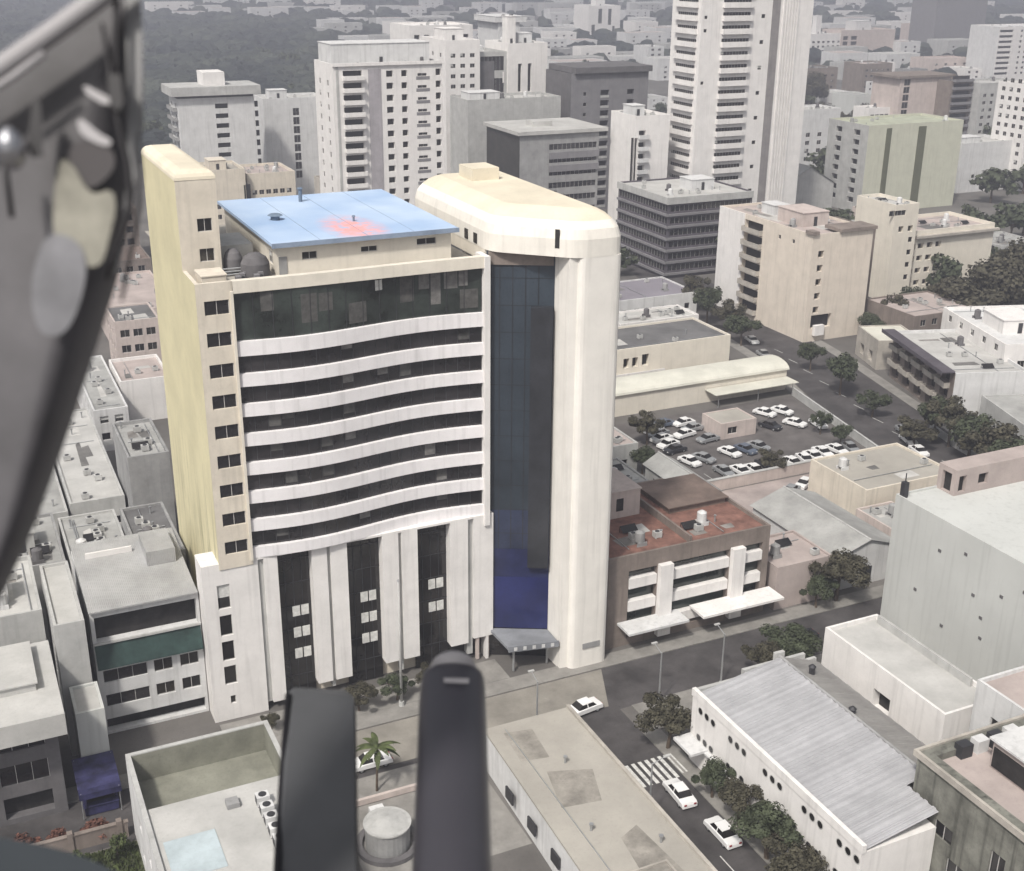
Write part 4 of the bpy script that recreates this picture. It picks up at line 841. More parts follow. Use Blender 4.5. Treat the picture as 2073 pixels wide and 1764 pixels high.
# white balcony tower
a0,a1,b0,b1,h=S(672,690,900,130,540,16); f=lambda x:ax(x,b0)
nf=16; z0=h-3.6
F_=[(f(700),z0-3.05*k,f(738)-f(700),1.9,'hole') for k in range(nf)]+[(f(786),z0-3.05*k,1.9,1.6,'hole') for k in range(nf)]+[(f(816),z0-3.05*k,1.6,1.6,'hole') for k in range(nf)]+[(f(884),z0-3.05*k,1.5,1.7,'hole') for k in range(nf)]+[(f(848),z0-3.05*k,2.6,.7,'ribbon') for k in range(nf)]
t=bld('apartment_tower','white balcony tower with grey vertical panels, right behind the blue roof','apartment tower',a0,a1,b0,b1,h,WHITE,R_LIGHT,F=F_,L=grid(b0+1,b1-1,2,1.4,4,3.05,15,1.4),clutter=2,hut=[(a0+1,a1-2,b0+4,b1-1,5.4,WHITE2)],par=.9)
for k in range(nf): balcony(t,'F',b0,f(699),f(740)-f(699),z0-.3-3.05*k,1.2,WHITE)
for k in range(nf): strip(t,'F',b0,f(848)-.4,f(872),z0-.9-3.05*k,z0-.1-3.05*k,MGREY,'spandrel_panel',.06)
strip(t,'F',b0,f(750),f(775),2,h-1.5,mat('lilac_grey_panel',(.36,.34,.36),var=.15,streak=.3),'grey_panel'); strip(t,'F',b0,f(686),f(691),2,h,LGREY,'corner_fin')
mb=MB(); mb.box(a0,a1,b0-.5,b0-.004,h-.6,h+.2); part(t,'cornice',mb,WHITE)
# white complex behind it
a0,a1,b0,b1,h=S(895,905,972,82,415,22); f=lambda x:ax(x,b0)
t=bld('office_tower','white narrow tower with small punched windows, behind the balcony tower','office tower',a0,a1,b0,b1,h,WHITE,WHITE2,F=grid(a0+1,a1-1,3,1.7,12,3.2,12,1.3),L=grid(b0+1,b1-1,3,1.5,12,3.2,12,1.3),clutter=2,hut=[(a0+1,a0+8,b0+4,b0+12,4,WHITE)])
x0,x1,y0,y1,h2=a1+.02,ax(1025,b0+2),b0+2,b0+20,h-4
t=bld('office_block','dark fronted glass and white block, between two white towers','office block',x0,x1,y0,y1,h2,LGREY,R_GREY,F=[(x0+1,h2-6-7*k,x1-x0-2,4.5,'ribbon') for k in range(6)],clutter=2)
strip(t,'F',y0,x0+.5,x0+6,h2-22,h2-3,DGREY,'dark_panel'); strip(t,'F',y0,x0+9,x1-1,h2-10,h2-6.5,WHITE,'white_panel')
x0,x1=x1+.02,ax(1105,b0+1)
t=bld('office_tower','white tower with tall narrow paired slots, right of the dark fronted block','office tower',x0,x1,b0+1,b0+20,h-1.5,WHITE,WHITE2,F=[(x0+(x1-x0)*q,h-17,1.4,9,'hole') for q in(.25,.5)]+[(x0+(x1-x0)*q,h-30,1.4,7,'hole') for q in(.25,.5,.85)],clutter=3,hut=[(x0+1,x0+4,b0+4,b0+8,9,WHITE),(x0+6,x0+11,b0+6,b0+12,3.5,WHITE2)])
a0,a1,b0,b1,h=S(828,834,958,52,300,24)
bld('white_slab_block','long white slab block on the rise behind the balcony tower','block',a0,a1,b0,b1,h,WHITE,WHITE,F=grid(a0+1,a1-1,6,2.4,h-6,3.2,1,2.2,'hole')+grid(a0+1,a1-1,8,1.6,8,3.2,10,1.3),clutter=3)
a0,a1,b0,b1,h=S(1000,1008,1050,42,260,24)
bld('stepped_tower','slim tower with stacked curved balconies and flat cap near the top edge','tower',a0,a1,b0,b1,h,WHITE2,R_LIGHT,F=grid(a0+1,a0+9,2,2.0,8,3.2,14,2.0,'hole'),clutter=1,hut=[(a0-2,a1+3,b0-1,b1,2.5,WHITE2)])
# grey building with light lid roof
a0,a1,b0,b1,h=S(985,1050,1205,275,505,16); f=lambda x:ax(x,b0)
t=bld('lid_roof_building','dark glass sided building with an overhanging pale lid roof, above the cream cap','building',a0,a1,b0,b1,h,GREY,R_LIGHT,leftmat=mat('dark_glass_side',(.05,.048,.045),var=.3,rough=.3),F=[(f(1112),h-4.5-3.6*k,a1-f(1112)-.6,1.6,'ribbon') for k in range(6)]+[(f(1120),h-18,1.5,2,'hole')],par=.1,clutter=0)
mb=MB(); mb.box(a0-.8,a1+2.5,b0-.8,b1+.8,h+.01,h+1.0); mb.box(a0+8,a0+14,b0+8,b0+13,h+1.0,h+2.4); part(t,'lid_roof',mb,R_LIGHT)
strip(t,'F',b0,f(1112),a1,h-7.0,h-5.2,MGREY,'band',.5); strip(t,'F',b0,f(1112),a1,h-10.6,h-8.8,MGREY,'band',.5)
a0,a1,b0,b1,h=S(940,948,1130,203,450,14)
bld('flat_grey_block','plain light grey slab behind the pale lid roof','block',a0,a1,b0,b1,h,LGREY,R_LIGHT,F=[],clutter=3,hut=[(a0+2,a0+12,b0+3,b0+10,2.4,WHITE2)])
# dark grey block
a0,a1,b0,b1,h=S(1122,1150,1300,150,430,18); f=lambda x:ax(x,b0); nf=13
t=bld('dark_office_block','dark grey block with two columns of black windows, left of the tallest white tower','office block',a0,a1,b0,b1,h,MGREY,R_DARK,F=[(f(1212),h-7-3.2*k,3.2,1.7,'hole') for k in range(nf)]+[(f(1265),h-7-3.2*k,2.6,1.6,'hole') for k in range(nf)]+[(f(1178),h-7-3.2*k,1.2,1.2,'pane') for k in range(nf)],leftmat=DGREY,clutter=3)
for k in range(nf): strip(t,'F',b0,f(1212)+.05,f(1212)+3.1,h-7.75-3.2*k,h-7.1-3.2*k,LGREY,'sill_panel',.1)
mb=MB(); mb.box(a0+1,a1+.8,b0-1,b1,h+.01,h+1.8); part(t,'dark_crown',mb,DGREY)
# tallest tower
a0,a1,b0,b1,h=S(1345,1392,1602,-60,500,15); f=lambda x:ax(x,b0); nf=24; fp=3.45
F_=[(f(1446),4.4+k*fp,f(1500)-f(1446),1.35,'pane') for k in range(nf)]+[(f(1521),4+k*fp,1.3,1.1,'pane') for k in range(nf) if k%2]+[(f(1410),4+k*fp,1.0,.9,'pane') for k in(12,16,17,21)]
t=bld('high_rise','tallest white tower running out of the top of the picture','high rise',a0,a1,b0,b1,h,WHITE,WHITE2,F=F_,L=[(b0+2,4.4+k*fp,b1-b0-5,1.2,'pane') for k in range(nf)],clutter=0)
for k in range(nf):
    balcony(t,'F',b0,f(1446)-.2,f(1500)-f(1446)+.2,3.6+k*fp,.9,WHITE,h=1.3); balcony(t,'L',a0,b0+1.6,b1-b0-4.4,3.6+k*fp,.8,WHITE,h=1.3)
strip(t,'F',b0,f(1541),f(1556),2,h,mat('warm_grey_strip',(.25,.235,.235),var=.15,streak=.3),'dark_strip',.15)
for k in range(6): strip(t,'F',b0,f(1562)+k*.95,f(1562)+k*.95+.5,2,h,WHITE,'vertical_rib',.35)
a0,a1,b0,b1,h=S(1250,1276,1342,236,505,14); f=lambda x:ax(x,b0)
t=bld('side_tower','white block with one dark vertical slot, against the left of the tallest tower','apartment block',a0,a1,b0,b1,h,WHITE,R_LIGHT,F=[(f(1281),6,1.6,h-12,'hole')]+[(f(1292),6+k*3.2,2.2,1.7,'hole') for k in range(9)],clutter=2,hut=[(a0+1,a0+5,b0+4,b0+9,3,WHITE2)])
for k in range(9): balcony(t,'F',b0,f(1292)-.2,3.0,5.6+k*3.2,1.1,WHITE2)
# dark banded office
a0,a1,b0,b1,h=S(1245,1345,1510,402,565,22)
t=bld('banded_office','dark block with horizontal slate bands and a pale flat roof, below the tallest tower','office block',a0,a1,b0,b1,h,DPURP,R_LIGHT,F=ribs(a0+.8,a1-.3,2,3.1,6,1.5),L=ribs(b0+.3,b1-.3,2,3.1,6,1.5),par=.4,clutter=3,hut=[(a0+12,a0+19,b0+8,b0+14,2.8,WHITE2)])
for k in range(7):
    for sd_,fx,u0,u1 in(('F',b0,a0-.4,a1),('L',a0,b0-.4,b1)): strip(t,sd_,fx,u0,u1,.9+k*3.1,1.5+k*3.1 if k<6 else h+.1,MGREY if k<6 else LGREY,'slab_band',.5)
# grey stepped pieces between
a0,a1,b0,b1,h=S(1512,1524,1560,320,470,10)
bld('grey_frame_block','narrow block framed in grey concrete, right of the banded office','block',a0,a1,b0,b1,h,LGREY,R_GREY,F=[(a0+1.2,1,a1-a0-2.4,h-4,'hole')],par=.4,clutter=1)
a0,a1,b0,b1,h=S(1570,1578,1680,330,450,18)
gable('pitched_grey_house','grey house with a broad pitched roof, between banded office and green block',a0,a1,b0,b1,h*.6,h*.3,LGREY,R_GREY)
a0,a1,b0,b1,h=S(1585,1590,1690,225,345,14)
bld('flat_white_house','white flat roofed house right beside the tallest tower','house',a0,a1,b0,b1,h,WHITE2,R_LIGHT,F=gridF(a0+1,a1-1,4,2,3,3.1,4,1.6),clutter=4)
# tan block on the avenue corner
a0,a1,b0,b1,h=S(1440,1625,1742,478,694); f=lambda x:ax(x,b0,560); g_=lambda x:ona(x,520,a0)[0]
yb1,yb2=g_(1540),g_(1503)
F_=[(f(1652),h-5.2-3.1*k,1.5,1.5,'hole') for k in range(5)]+[(f(1650),h-21.0,5.5,3.0,'hole')]
L_=[(yb1,2+k*3.1,yb2-yb1,2.1,'hole') for k in range(7)]+[(b1-9,h-3-3.1*k,.9,.9,'pane') for k in(0,2,4)]+[(b1-5,h-3-3.1*k,.9,.9,'pane') for k in(0,1,3)]+[(b0+6,h-3.2,.9,.9,'pane'),(b0+11,h-3.2,.9,.9,'pane')]
t=bld('corner_apartments','tan apartment block with one column of small dark windows near its street corner','apartment block',a0,a1,b0,b1,h,TAN,R_PINK,F=F_,L=L_,clutter=3,par=.5,hut=[(a0+4,a0+11,b0+9,b0+18,3.0,PINK),(a0+6,a0+10,b0+22,b0+27,2.2,WHITE2)])
strip(t,'L',a0,yb2,b1,0,h,WHITE,'white_wall_panel',.25)
for k in range(7): balcony(t,'L',a0,yb1,yb2-yb1,1.7+k*3.1,.9,COPING)
mb=MB(); mb.box(a0-.5,f(1648),b0-.5,b0+2,h+.01,h+.7); mb.box(f(1690),a1+.6,b0-.6,b0+5,h+.01,h+.7); part(t,'roof_fascia',mb,BROWNW)
mb=MB(); mb.box(f(1655),f(1674),b0-.9,b0-.01,h-22.5,h-20.2); part(t,'porch',mb,WHITE)
a0_,a1_=a1+.05,f(1786)
bld('recessed_block','dark brown recessed block squeezed between the tan block and the cream block','block',a0_,a1_+2,b0+6,b0+20,h-1.5,BROWNW,R_DARK,F=grid(a0_+.5,a1_+1.5,2,2.2,2,3.1,6,2.0,'hole'),clutter=1)
a0,a1,b0,b1,h=S(1786,1790,1836,418,612,14); f=lambda x:ax(x,b0,500)
bld('pale_slab','narrow pale cream slab with a dark band under its roof, right of the tan block','block',a0,a1,b0,b1,h,CREAM,R_LIGHT,F=[(f(1793),h-2.6,5.0,1.2,'ribbon')]+grid(a0+1,a1-.5,2,1.5,h-6.8,3.1,1,1.5,'hole')+[(a1-2.2,2+3.1*k,1.3,1.3,'pane') for k in range(5)],clutter=1)
a0,a1,b0,b1,h=S(1835,1838,1992,470,600,16); f=lambda x:ax(x,b0,500)
t=bld('long_cream_block','long cream block with three rows of small dark windows and a plain right half','block',a0,a1,b0,b1,h,CREAM,R_PINK,F=[(f(x),h-4.6-3.1*k,1.8,1.4,'hole') for x in(1842,1858,1876,1893) for k in range(4)],clutter=2,par=.9)
mb=MB(); mb.box(a0-.2,a1+1,b0-1.0,b0-.004,h-1.8,h-1.2); part(t,'eave_slab',mb,COPING)
# pale green block
a0,a1,b0,b1,h=S(1690,1740,1925,256,434,20); f=lambda x:ax(x,b0)
t=bld('green_block','pale green block with two dark green vertical stripes','block',a0,a1,b0,b1,h,PGREEN,mat('green_roof',(.40,.42,.33),var=.15),F=[],L=grid(b0+1,b1-1,2,3,3,3.1,8,1.8,'hole'),clutter=2,par=.8,leftmat=LGREY)
strip(t,'F',b0,f(1791),f(1801),0,h-1.2,OLIVE,'dark_stripe',.2); strip(t,'F',b0,f(1855),f(1870),0,h-1.2,OLIVE,'dark_stripe',.2)
a0,a1,b0,b1,h=S(1745,1750,1795,220,300,10)
bld('white_roof_cabin','small white block peeping over the pale green block, left part','block',a0,a1,b0,b1,h,WHITE,WHITE2,F=gridF(a0+1,a1-1,4,2,h-4,3,1,1.2),clutter=1)
a0,a1,b0,b1,h=S(1790,1808,1905,160,300,18); f=lambda x:ax(x,b0)
t=bld('pinkish_block','pinkish plain block with one glazed stair strip, behind the pale green block','block',a0,a1,b0,b1,h,PINK,R_PINK,F=[(f(1815),4+k*3.2,3.4,2.6,'ribbon') for k in range(8)],clutter=3)
mb=MB(); mb.box(a0-2,a1+2,b0-1,b1,h+.01,h+1.0); part(t,'roof_slab',mb,BROWNW)
a0,a1,b0,b1,h=S(1903,1908,1952,165,300,14)
t=bld('dark_balcony_block','dark brown block of stacked balconies, right of the pinkish block','block',a0,a1,b0,b1,h,BROWNW,R_DARK,F=grid(a0+1,a1-1,1,a1-a0-3,3,3.2,9,1.8,'hole'),clutter=1)
for k in range(9): balcony(t,'F',b0,a0+1,a1-a0-2,2.6+k*3.2,1.4,MGREY)
a0,a1,b0,b1,h=S(1918,1936,2042,292,392,16)
bld('rounded_white_block','plain white block with pale roof, right of the pale green block','block',a0,a1,b0,b1,h,WHITE2,R_LIGHT,F=[],clutter=2,hut=[(a0+3,a0+12,b0+4,b0+10,2,WHITE2)])
a0,a1,b0,b1,h=S(1960,1968,2060,170,300,16)
bld('grey_white_block','light grey block with speckled roof at the right edge behind the round tree','block',a0,a1,b0,b1,h,LGREY,R_LIGHT,F=gridF(a0+1,a1-1,6,1.8,3,3.1,7,1.4),clutter=3)
a0,a1,b0,b1,h=S(2042,2058,2170,175,388,16)
bld('edge_apartments','white apartment block with small windows, cut by the right edge','apartment block',a0,a1,b0,b1,h,WHITE,R_LIGHT,F=gridF(a0+1,a1-1,8,1.7,3,3.1,12,1.5,),L=gridF(b0+1,b1-1,4,1.7,3,3.1,12,1.5),clutter=2)
a0,a1,b0,b1,h=S(1984,2008,2140,55,165,26)
t=bld('far_apartments','white apartment slab with thin balconies, top right edge','apartment block',a0,a1,b0,b1,h,WHITE,WHITE2,F=[(a0+1,4+k*3.4,12,1.6,'hole') for k in range(9)]+gridF(a0+18,a1-2,8,2,4,3.4,9,1.5),leftmat=WHITE2,clutter=2)
a0,a1,b0,b1,h=S(1680,1698,1806,62,122,24); f=lambda x:ax(x,b0,90)
bld('pinkish_white_block','pinkish white block with two dark central window columns, upper right','block',a0,a1,b0,b1,h,PINK,R_PINK,F=[(f(1706),3+k*4,5,3,'hole') for k in range(4)]+[(f(1722),3+k*4,6,3,'hole') for k in range(4)],clutter=2,hut=[(a0+18,a0+34,b0+6,b0+18,7,WHITE2)])
a0,a1,b0,b1,h=S(1602,1606,1700,70,125,20)
bld('long_white_slab','long low white slab just right of the tallest tower, upper right','block',a0,a1,b0,b1,h,WHITE,WHITE2,F=gridF(a0+1,a1-1,9,2.4,3,3.4,4,1.6),clutter=2,hut=[(a0+22,a0+27,b0+4,b0+9,14,WHITE)])
a0,a1,b0,b1,h=S(1596,1600,1690,140,205,18)
bld('dull_brown_block','dull brown flat block, right of the tallest tower','block',a0,a1,b0,b1,h,BROWNW,R_DARK,F=gridF(a0+1,a1-1,6,1.8,3,3.2,4,1.4),clutter=2)
a0,a1,b0,b1,h=S(1735,1742,1800,130,190,18)
bld('brown_low_block','brown block under the pinkish white block','block',a0,a1,b0,b1,h,BROWNW,R_PINK,F=gridF(a0+1,a1-1,5,1.8,3,3.2,4,1.4),clutter=2)
a0,a1,b0,b1,h=S(1875,1885,1985,-20,110,30)
bld('grey_monolith','large plain grey block with a reddish base, near the top right','block',a0,a1,b0,b1,h,MGREY,R_GREY,F=gridF(a0+2,a1-2,9,2,4,5,2,1.6),clutter=1)
a0,a1,b0,b1,h=S(1182,1190,1254,12,78,30); f=lambda x:ax(x,b0,40)
t=bld('slotted_tower','far white tower with two tall dark slots, top centre','tower',a0,a1,b0,b1,h,WHITE,WHITE2,F=[(f(1211),h*.45,4.5,h*.45,'hole'),(f(1231),h*.4,4,h*.5,'hole'),(f(1198),2,4,h*.35,'hole'),(f(1240),2,3,h*.3,'hole')],clutter=0,hut=[(a0+12,a0+22,b0+8,b0+18,9,WHITE)])
# wide far roofs along the top
FAR=[(700,790,75,100,'far_hall','long pale roofed hall among trees, above the white slab block',R_LIGHT,WHITE2),
(760,905,38,62,'far_hall','very long low pale roof near the top centre-left',R_LIGHT,LGREY),
(1130,1172,52,75,'far_hall','low white hall left of the slotted far tower',WHITE2,WHITE2),
(1290,1338,8,40,'far_block','grey blue far block between slotted tower and tallest tower',R_GREY,LGREY),
(1310,1342,95,150,'far_block','pale block in the gap left of the tallest tower',R_LIGHT,WHITE2),
(1140,1180,100,128,'far_block','dull grey low block above the dark grey block',R_GREY,GREY),
(1850,1880,50,100,'far_block','grey lilac block left of the large plain grey block',R_PINK,PINK),
(1880,1960,120,160,'far_house','low roofs beneath the large plain grey block',R_PINK,PINK),
(1950,1985,140,165,'far_house','small white house below the far white apartment slab',R_LIGHT,WHITE),
(1610,1665,5,28,'far_block','white topped block behind the right rib of the tallest tower',R_LIGHT,WHITE2),
(1820,1860,85,120,'far_house','pale narrow house right of the pinkish white block',R_PINK,WHITE2),
(1690,1735,190,215,'far_house','white roofed house below the dull brown block',R_LIGHT,WHITE2),
(1730,1775,195,235,'far_house','greenish grey house left of the pinkish plain block',R_GREY,GREYG)]
for x0,x1,yt,yb,nm,lb,rf,wl in FAR:
    a0,a1,b0,b1,h=S(x0-4,x0,x1,yt,yb,20)
    bld(nm,lb,'building',a0,a1,b0,b1,max(h,4),wl,rf,F=gridF(a0+1,a1-1,max(2,int((a1-a0)/8)),2.2,1.6,3.4,max(1,int(h/3.6)),1.5),clutter=1)
# small nameless houses near the horizon and between the trees
rnd=random.Random(11); spots=[]
for i in range(2500):
    if len(spots)>=210: break
    px=rnd.uniform(300,2060); py=rnd.uniform(-15,165) if px>620 else rnd.uniform(-15,48)
    if 1080>px>1110: continue
    a,b=G(px,py); w_=rnd.uniform(14,30)*(1+b/2600); d_=rnd.uniform(12,24); h_=rnd.uniform(5,11)*(1+b/2200)
    if any(x0-8<a+w_ and a<x1+8 and y0-8<b+d_ and b<y1+8 for x0,x1,y0,y1 in FOOT): continue
    spots.append(1); mt=rnd.choice([(WHITE,R_LIGHT),(WHITE2,R_LIGHT),(LGREY,R_GREY),(WHITE2,R_PINK)])
    bld('distant_house','small pale flat roofed house among the dark trees near the horizon','house',a,a+w_,b,b+d_,h_,mt[0],mt[1],F=gridF(a+1,a+w_-1,3,2,1.4,3.2,max(1,int(h_/3.5)),1.4),clutter=0,par=.3,group='distant houses among the trees')
# mid-distance roofs filling the blocks behind the tower
rnd=random.Random(5); cnt=0
for i in range(1500):
    if cnt>=60: break
    px=rnd.uniform(420,2060); py=rnd.uniform(150,560)
    a,b=G(px,py)
    if px<1230 and py>360: continue
    w_=rnd.uniform(9,20); d_=rnd.uniform(9,20); h_=rnd.choice([4.5,6,7.5,9])
    if 132<a+w_ and a<196 and b<262: continue
    if any(x0-3<a+w_ and a<x1+3 and y0-3<b+d_ and b<y1+3 for x0,x1,y0,y1 in FOOT): continue
    cnt+=1; mt=rnd.choice([(WHITE2,R_GREY),(LGREY,R_GREY),(PINK,R_PINK),(CREAM2,R_BEIGE),(GREY,R_DARK),(BROWNW,R_BROWN),(WHITE,R_LIGHT)])
    bld('low_house','low flat roofed town house half hidden between the taller blocks','house',a,a+w_,b,b+d_,h_,mt[0],mt[1],F=gridF(a+1,a+w_-1,3,1.4,1.2,3.0,int(h_/3),1.3),L=gridF(b+1,b+d_-1,3,1.4,1.2,3.0,int(h_/3),1.3),clutter=2,par=.4,group='low town houses between the tall blocks')
# ================================================================ TREES
import mathutils
def tree_proto(seed,hgt,rad,nleaf,ls,leaf,cz=.62,flat=.75):
    rnd=random.Random(seed); tk=MB()
    th=hgt*(cz-.12); lean=(rnd.uniform(-.3,.3),rnd.uniform(-.3,.3))
    tk.tube((0,0,0),(lean[0],lean[1],th),hgt*.035,hgt*.022,7,caps=False)
    cl=[]
    for k in range(12):
        an=6.283*k/12+rnd.uniform(-.5,.5); rr=rad*rnd.uniform(.2,.95); z=hgt*cz+rad*flat*rnd.uniform(-.35,.55)
        c=Vector((math.cos(an)*rr,math.sin(an)*rr,z)); cl.append((c,rad*rnd.uniform(.20,.46)))
        tk.tube((lean[0],lean[1],th*rnd.uniform(.7,1)),tuple(c),hgt*.014,hgt*.005,5,caps=False)
    cl.append((Vector((0,0,hgt*cz+rad*flat*.5)),rad*.45))
    lf=MB()
    for i in range(nleaf):
        c,r=rnd.choice(cl); d=Vector((rnd.gauss(0,1),rnd.gauss(0,1),rnd.gauss(0,1))).normalized()*r*(rnd.random()**.4)
        d.z*=.8; p=c+d
        n=(d.normalized()+Vector((rnd.uniform(-.8,.8),rnd.uniform(-.8,.8),rnd.uniform(-.2,1)))).normalized()
        x=n.orthogonal().normalized(); x=(Matrix.Rotation(rnd.uniform(0,6.28),3,n)@x); y=n.cross(x); s=ls*rnd.uniform(.6,1.3)
        lf.quad(p-x*s-y*s*.5,p+x*s*.2-y*s*.8,p+x*s+y*s*.4,p-x*s*.1+y*s*.8)
    root=bpy.data.objects.new('tree',None); COL.objects.link(root); root.empty_display_size=.5
    tk.build('trunk',[BARK],root); lf.build('crown',[leaf],root); return root
PROT={}
def proto(kind):
    if kind not in PROT:
        sd,h,r,n,ls,lf=kind
        PROT[kind]=tree_proto(sd,h,r,n,ls,lf)
        return PROT[kind],True
    return PROT[kind],False
def copy_tree(o):
    c=o.copy(); COL.objects.link(c)
    for ch in o.children:
        d=ch.copy(); COL.objects.link(d); d.parent=c
    return c
def tree(kind,a,b,label,sc=1.0,group=None,name='tree',z=0):
    p,first=proto(kind); o=p if first else copy_tree(p)
    o.name=name; o.location=W(a,b,z); o.rotation_euler=(0,0,random.uniform(0,6.28)); o.scale=(sc*random.uniform(.75,1.3),sc*random.uniform(.75,1.2),sc*random.uniform(.8,1.15))
    o['label']=label; o['category']='tree'
    if group: o['group']=group
    elif 'group' in o: del o['group']
NEAR=(1,6.5,3.0,7000,.13,LEAF); NEAR2=(2,6.0,2.8,6500,.13,LEAF2); MID=(3,8,4.0,3600,.23,LEAF); MID2=(4,8,4.0,3600,.23,LEAF2); FARK=(5,10,5.5,700,.75,LEAF); BIG=(6,13,8.5,6500,.36,LEAF2)
for a,b,k,sc,lb in [(62.9,93.6,NEAR2,1.0,'dark bushy street tree by the end of the white hall, behind the crossing'),
 (62.6,84.6,NEAR,.85,'dark tree between the front white car and the white hall'),(62.4,79.6,NEAR2,.95,'dark tree beside the rear white car on the side street'),
 (62.2,74.8,NEAR,1.0,'tall dark tree in the row by the white hall, third from the crossing'),(62.0,70.2,NEAR2,1.05,'dark tree by the white hall at the bottom edge'),
 (84.5,101.2,NEAR,1.1,'dark tree at the street corner before the cream annex'),(80.2,100.6,NEAR2,.9,'small dark tree left of the corner tree by the cream annex'),
 (100.4,112.2,NEAR2,1.15,'dark tree in front of the gabled grey warehouse'),(96.8,111.8,NEAR,.8,'smaller tree left of the dark one by the gabled warehouse'),
 (34.9,113.8,NEAR2,.62,'low dark shrub tree before the middle dark bay of the tower'),(39.5,114.1,NEAR,.6,'low bushy tree beside the tall lamp pole at the tower foot'),(43.5,114.4,NEAR2,.55,'low dark tree before the right dark bay of the tower'),
 (47,115,NEAR,.5,'small tree nearest the rounded dark tube before the tower'),(25,114.4,NEAR2,.4,'small dark reddish shrub below the tower’s punched windows')]:
    tree(k,a,b,lb,sc)
for px,py,k,sc,lb in [(1500,700,MID,1.0,'dark tree on the avenue near the tan block, left kerb'),(1470,672,MID2,1.0,'dark tree beside the banded office end of the avenue'),(1430,655,MID,1.1,'bushy tree at the far left end of the avenue'),(1405,630,MID2,1.0,'dark tree below the banded office corner'),
 (1700,800,MID,1.15,'green tree in the middle of the avenue trees'),(1640,752,MID,.8,'small tree at the far end of the avenue row'),
 (1765,845,MID,.7,'low green bush tree at the roadside before the balcony building'),(1660,880,MID,.5,'round dark tree inside the right corner of the parking lot'),(1560,960,MID2,.55,'dark bush by the near wall of the parking lot'),(1700,905,MID,.5,'little bush in the right corner of the parking lot'),
 (1310,900,MID2,.8,'dark scrub left of the parked cars'),(1300,960,MID,.6,'scrub tree in the yard beside the white leg of the tower'),
 (1890,890,MID,1.0,'dark tree in front of the white hut on the grey-green block'),(1920,905,MID2,1.1,'dark tree right of the hut roof, by the low wall'),(1960,930,MID,1.1,'dark tree in the line running down to the right edge'),(2000,960,MID2,1.2,'brown dark tree near the right edge above the grey-green block'),(2050,1000,MID,1.2,'dark tree cut by the right edge above the grey-green block'),
 (1850,905,MID2,.8,'small dark tree next to the two cars at the avenue corner'),(1760,690,MID,.9,'tree at the foot of the tan block, right side'),(1800,670,MID2,1.0,'dark tree before the pale cream slab'),(1850,640,MID,1.1,'green tree below the rows of small windows'),(1890,650,MID2,1.0,'brown tree below the long cream block')]:
    a,b=G(px,py); tree(k,a,b,lb,sc)
for px,py,sc,lb in [(1990,655,1.25,'huge dark brown tree by the right edge, left of its twin'),(2060,650,1.35,'huge dark brown tree cut by the right edge'),(2030,610,1.0,'large dark tree behind the two huge ones at the right edge'),(1990,285,1.5,'big round dark tree beside the rounded white block'),(1660,285,1.3,'large dark tree right of the tallest tower'),(1640,215,1.2,'large dark tree behind the flat white house'),(1745,280,1.0,'purple-dark tree clump left of the pinkish plain block')]:
    a,b=G(px,py); tree(BIG,a,b,lb,sc,name='big_tree')
rnd=random.Random(21); cnt=0
for i in range(3000):
    if cnt>=150: break
    px=rnd.uniform(300,2073); py=rnd.uniform(110,620); a,b=G(px,py)
    if any(x0-2<a<x1+2 and y0-2<b<y1+2 for x0,x1,y0,y1 in FOOT): continue
    if 134<a<192 and b<255 : continue
    if px<1230 and py>380: continue
    cnt+=1; tree(FARK,a,b,'dark green bushy tree standing between the mid-distance blocks',rnd.uniform(.7,1.25),group='trees between the mid-distance blocks')
# the wood at the upper left and on the far slopes: one mass of crowns
def woods():
    rnd=random.Random(4); ico=[]
    import bmesh
    bases=[]
    for s in range(6):
        bm=bmesh.new(); bmesh.ops.create_icosphere(bm,subdivisions=2,radius=1)
        off=Vector((s*7.3,0,0))
        for v in bm.verts:
            n=mathutils.noise.noise(v.co*1.7+off)*.45+mathutils.noise.noise(v.co*4.5+off)*.28; v.co*=1+n; v.co.z*=.8
        bases.append(([v.co.copy() for v in bm.verts],[tuple(v.index for v in f.verts) for f in bm.faces])); bm.free()
    V_=[];F_=[]; n=0
    for i in range(30000):
        if n>=7500: break
        u=rnd.random(); px=rnd.uniform(-150,2250); py=rnd.uniform(-60,330)
        a,b=G(px,py); d=math.hypot(a,b)
        left=px<690 and py<330
        if not left and py>165: continue
        if not left and rnd.random()<.62: continue
        r=rnd.uniform(.8,1.3)*(3.2+d/330)
        if any(x0-r*.8<a<x1+r*.8 and y0-r*1.2<b<y1+r*.8 for x0,x1,y0,y1 in FOOT): continue
        if left and py>70 and abs(py-(118+.02*px))<5 : continue
        if mathutils.noise.noise(Vector((a/90,b/90,3)))>.32 and not left: continue
        n+=1; vs,fs=rnd.choice(bases); k=len(V_); c,s_=math.cos(rnd.random()*6.28),math.sin(rnd.random()*6.28); an=rnd.random()*6.28; c,s_=math.cos(an),math.sin(an)
        V_+=[(a+r*(v.x*c-v.y*s_),b+r*(v.x*s_+v.y*c),r*.55+r*v.z*rr_) for v in vs for rr_ in (1.0,)]
        F_+=[tuple(k+q for q in f) for f in fs]
    mb=MB(); mb.v=V_; mb.f=F_; mb.m=[0]*len(F_)
    o=mb.build('woodland',[WOODS]); o.rotation_euler=(0,0,AZ)
    props(o,'dark blue-grey wood covering the far ground behind the city','woodland',kind='stuff')
woods()
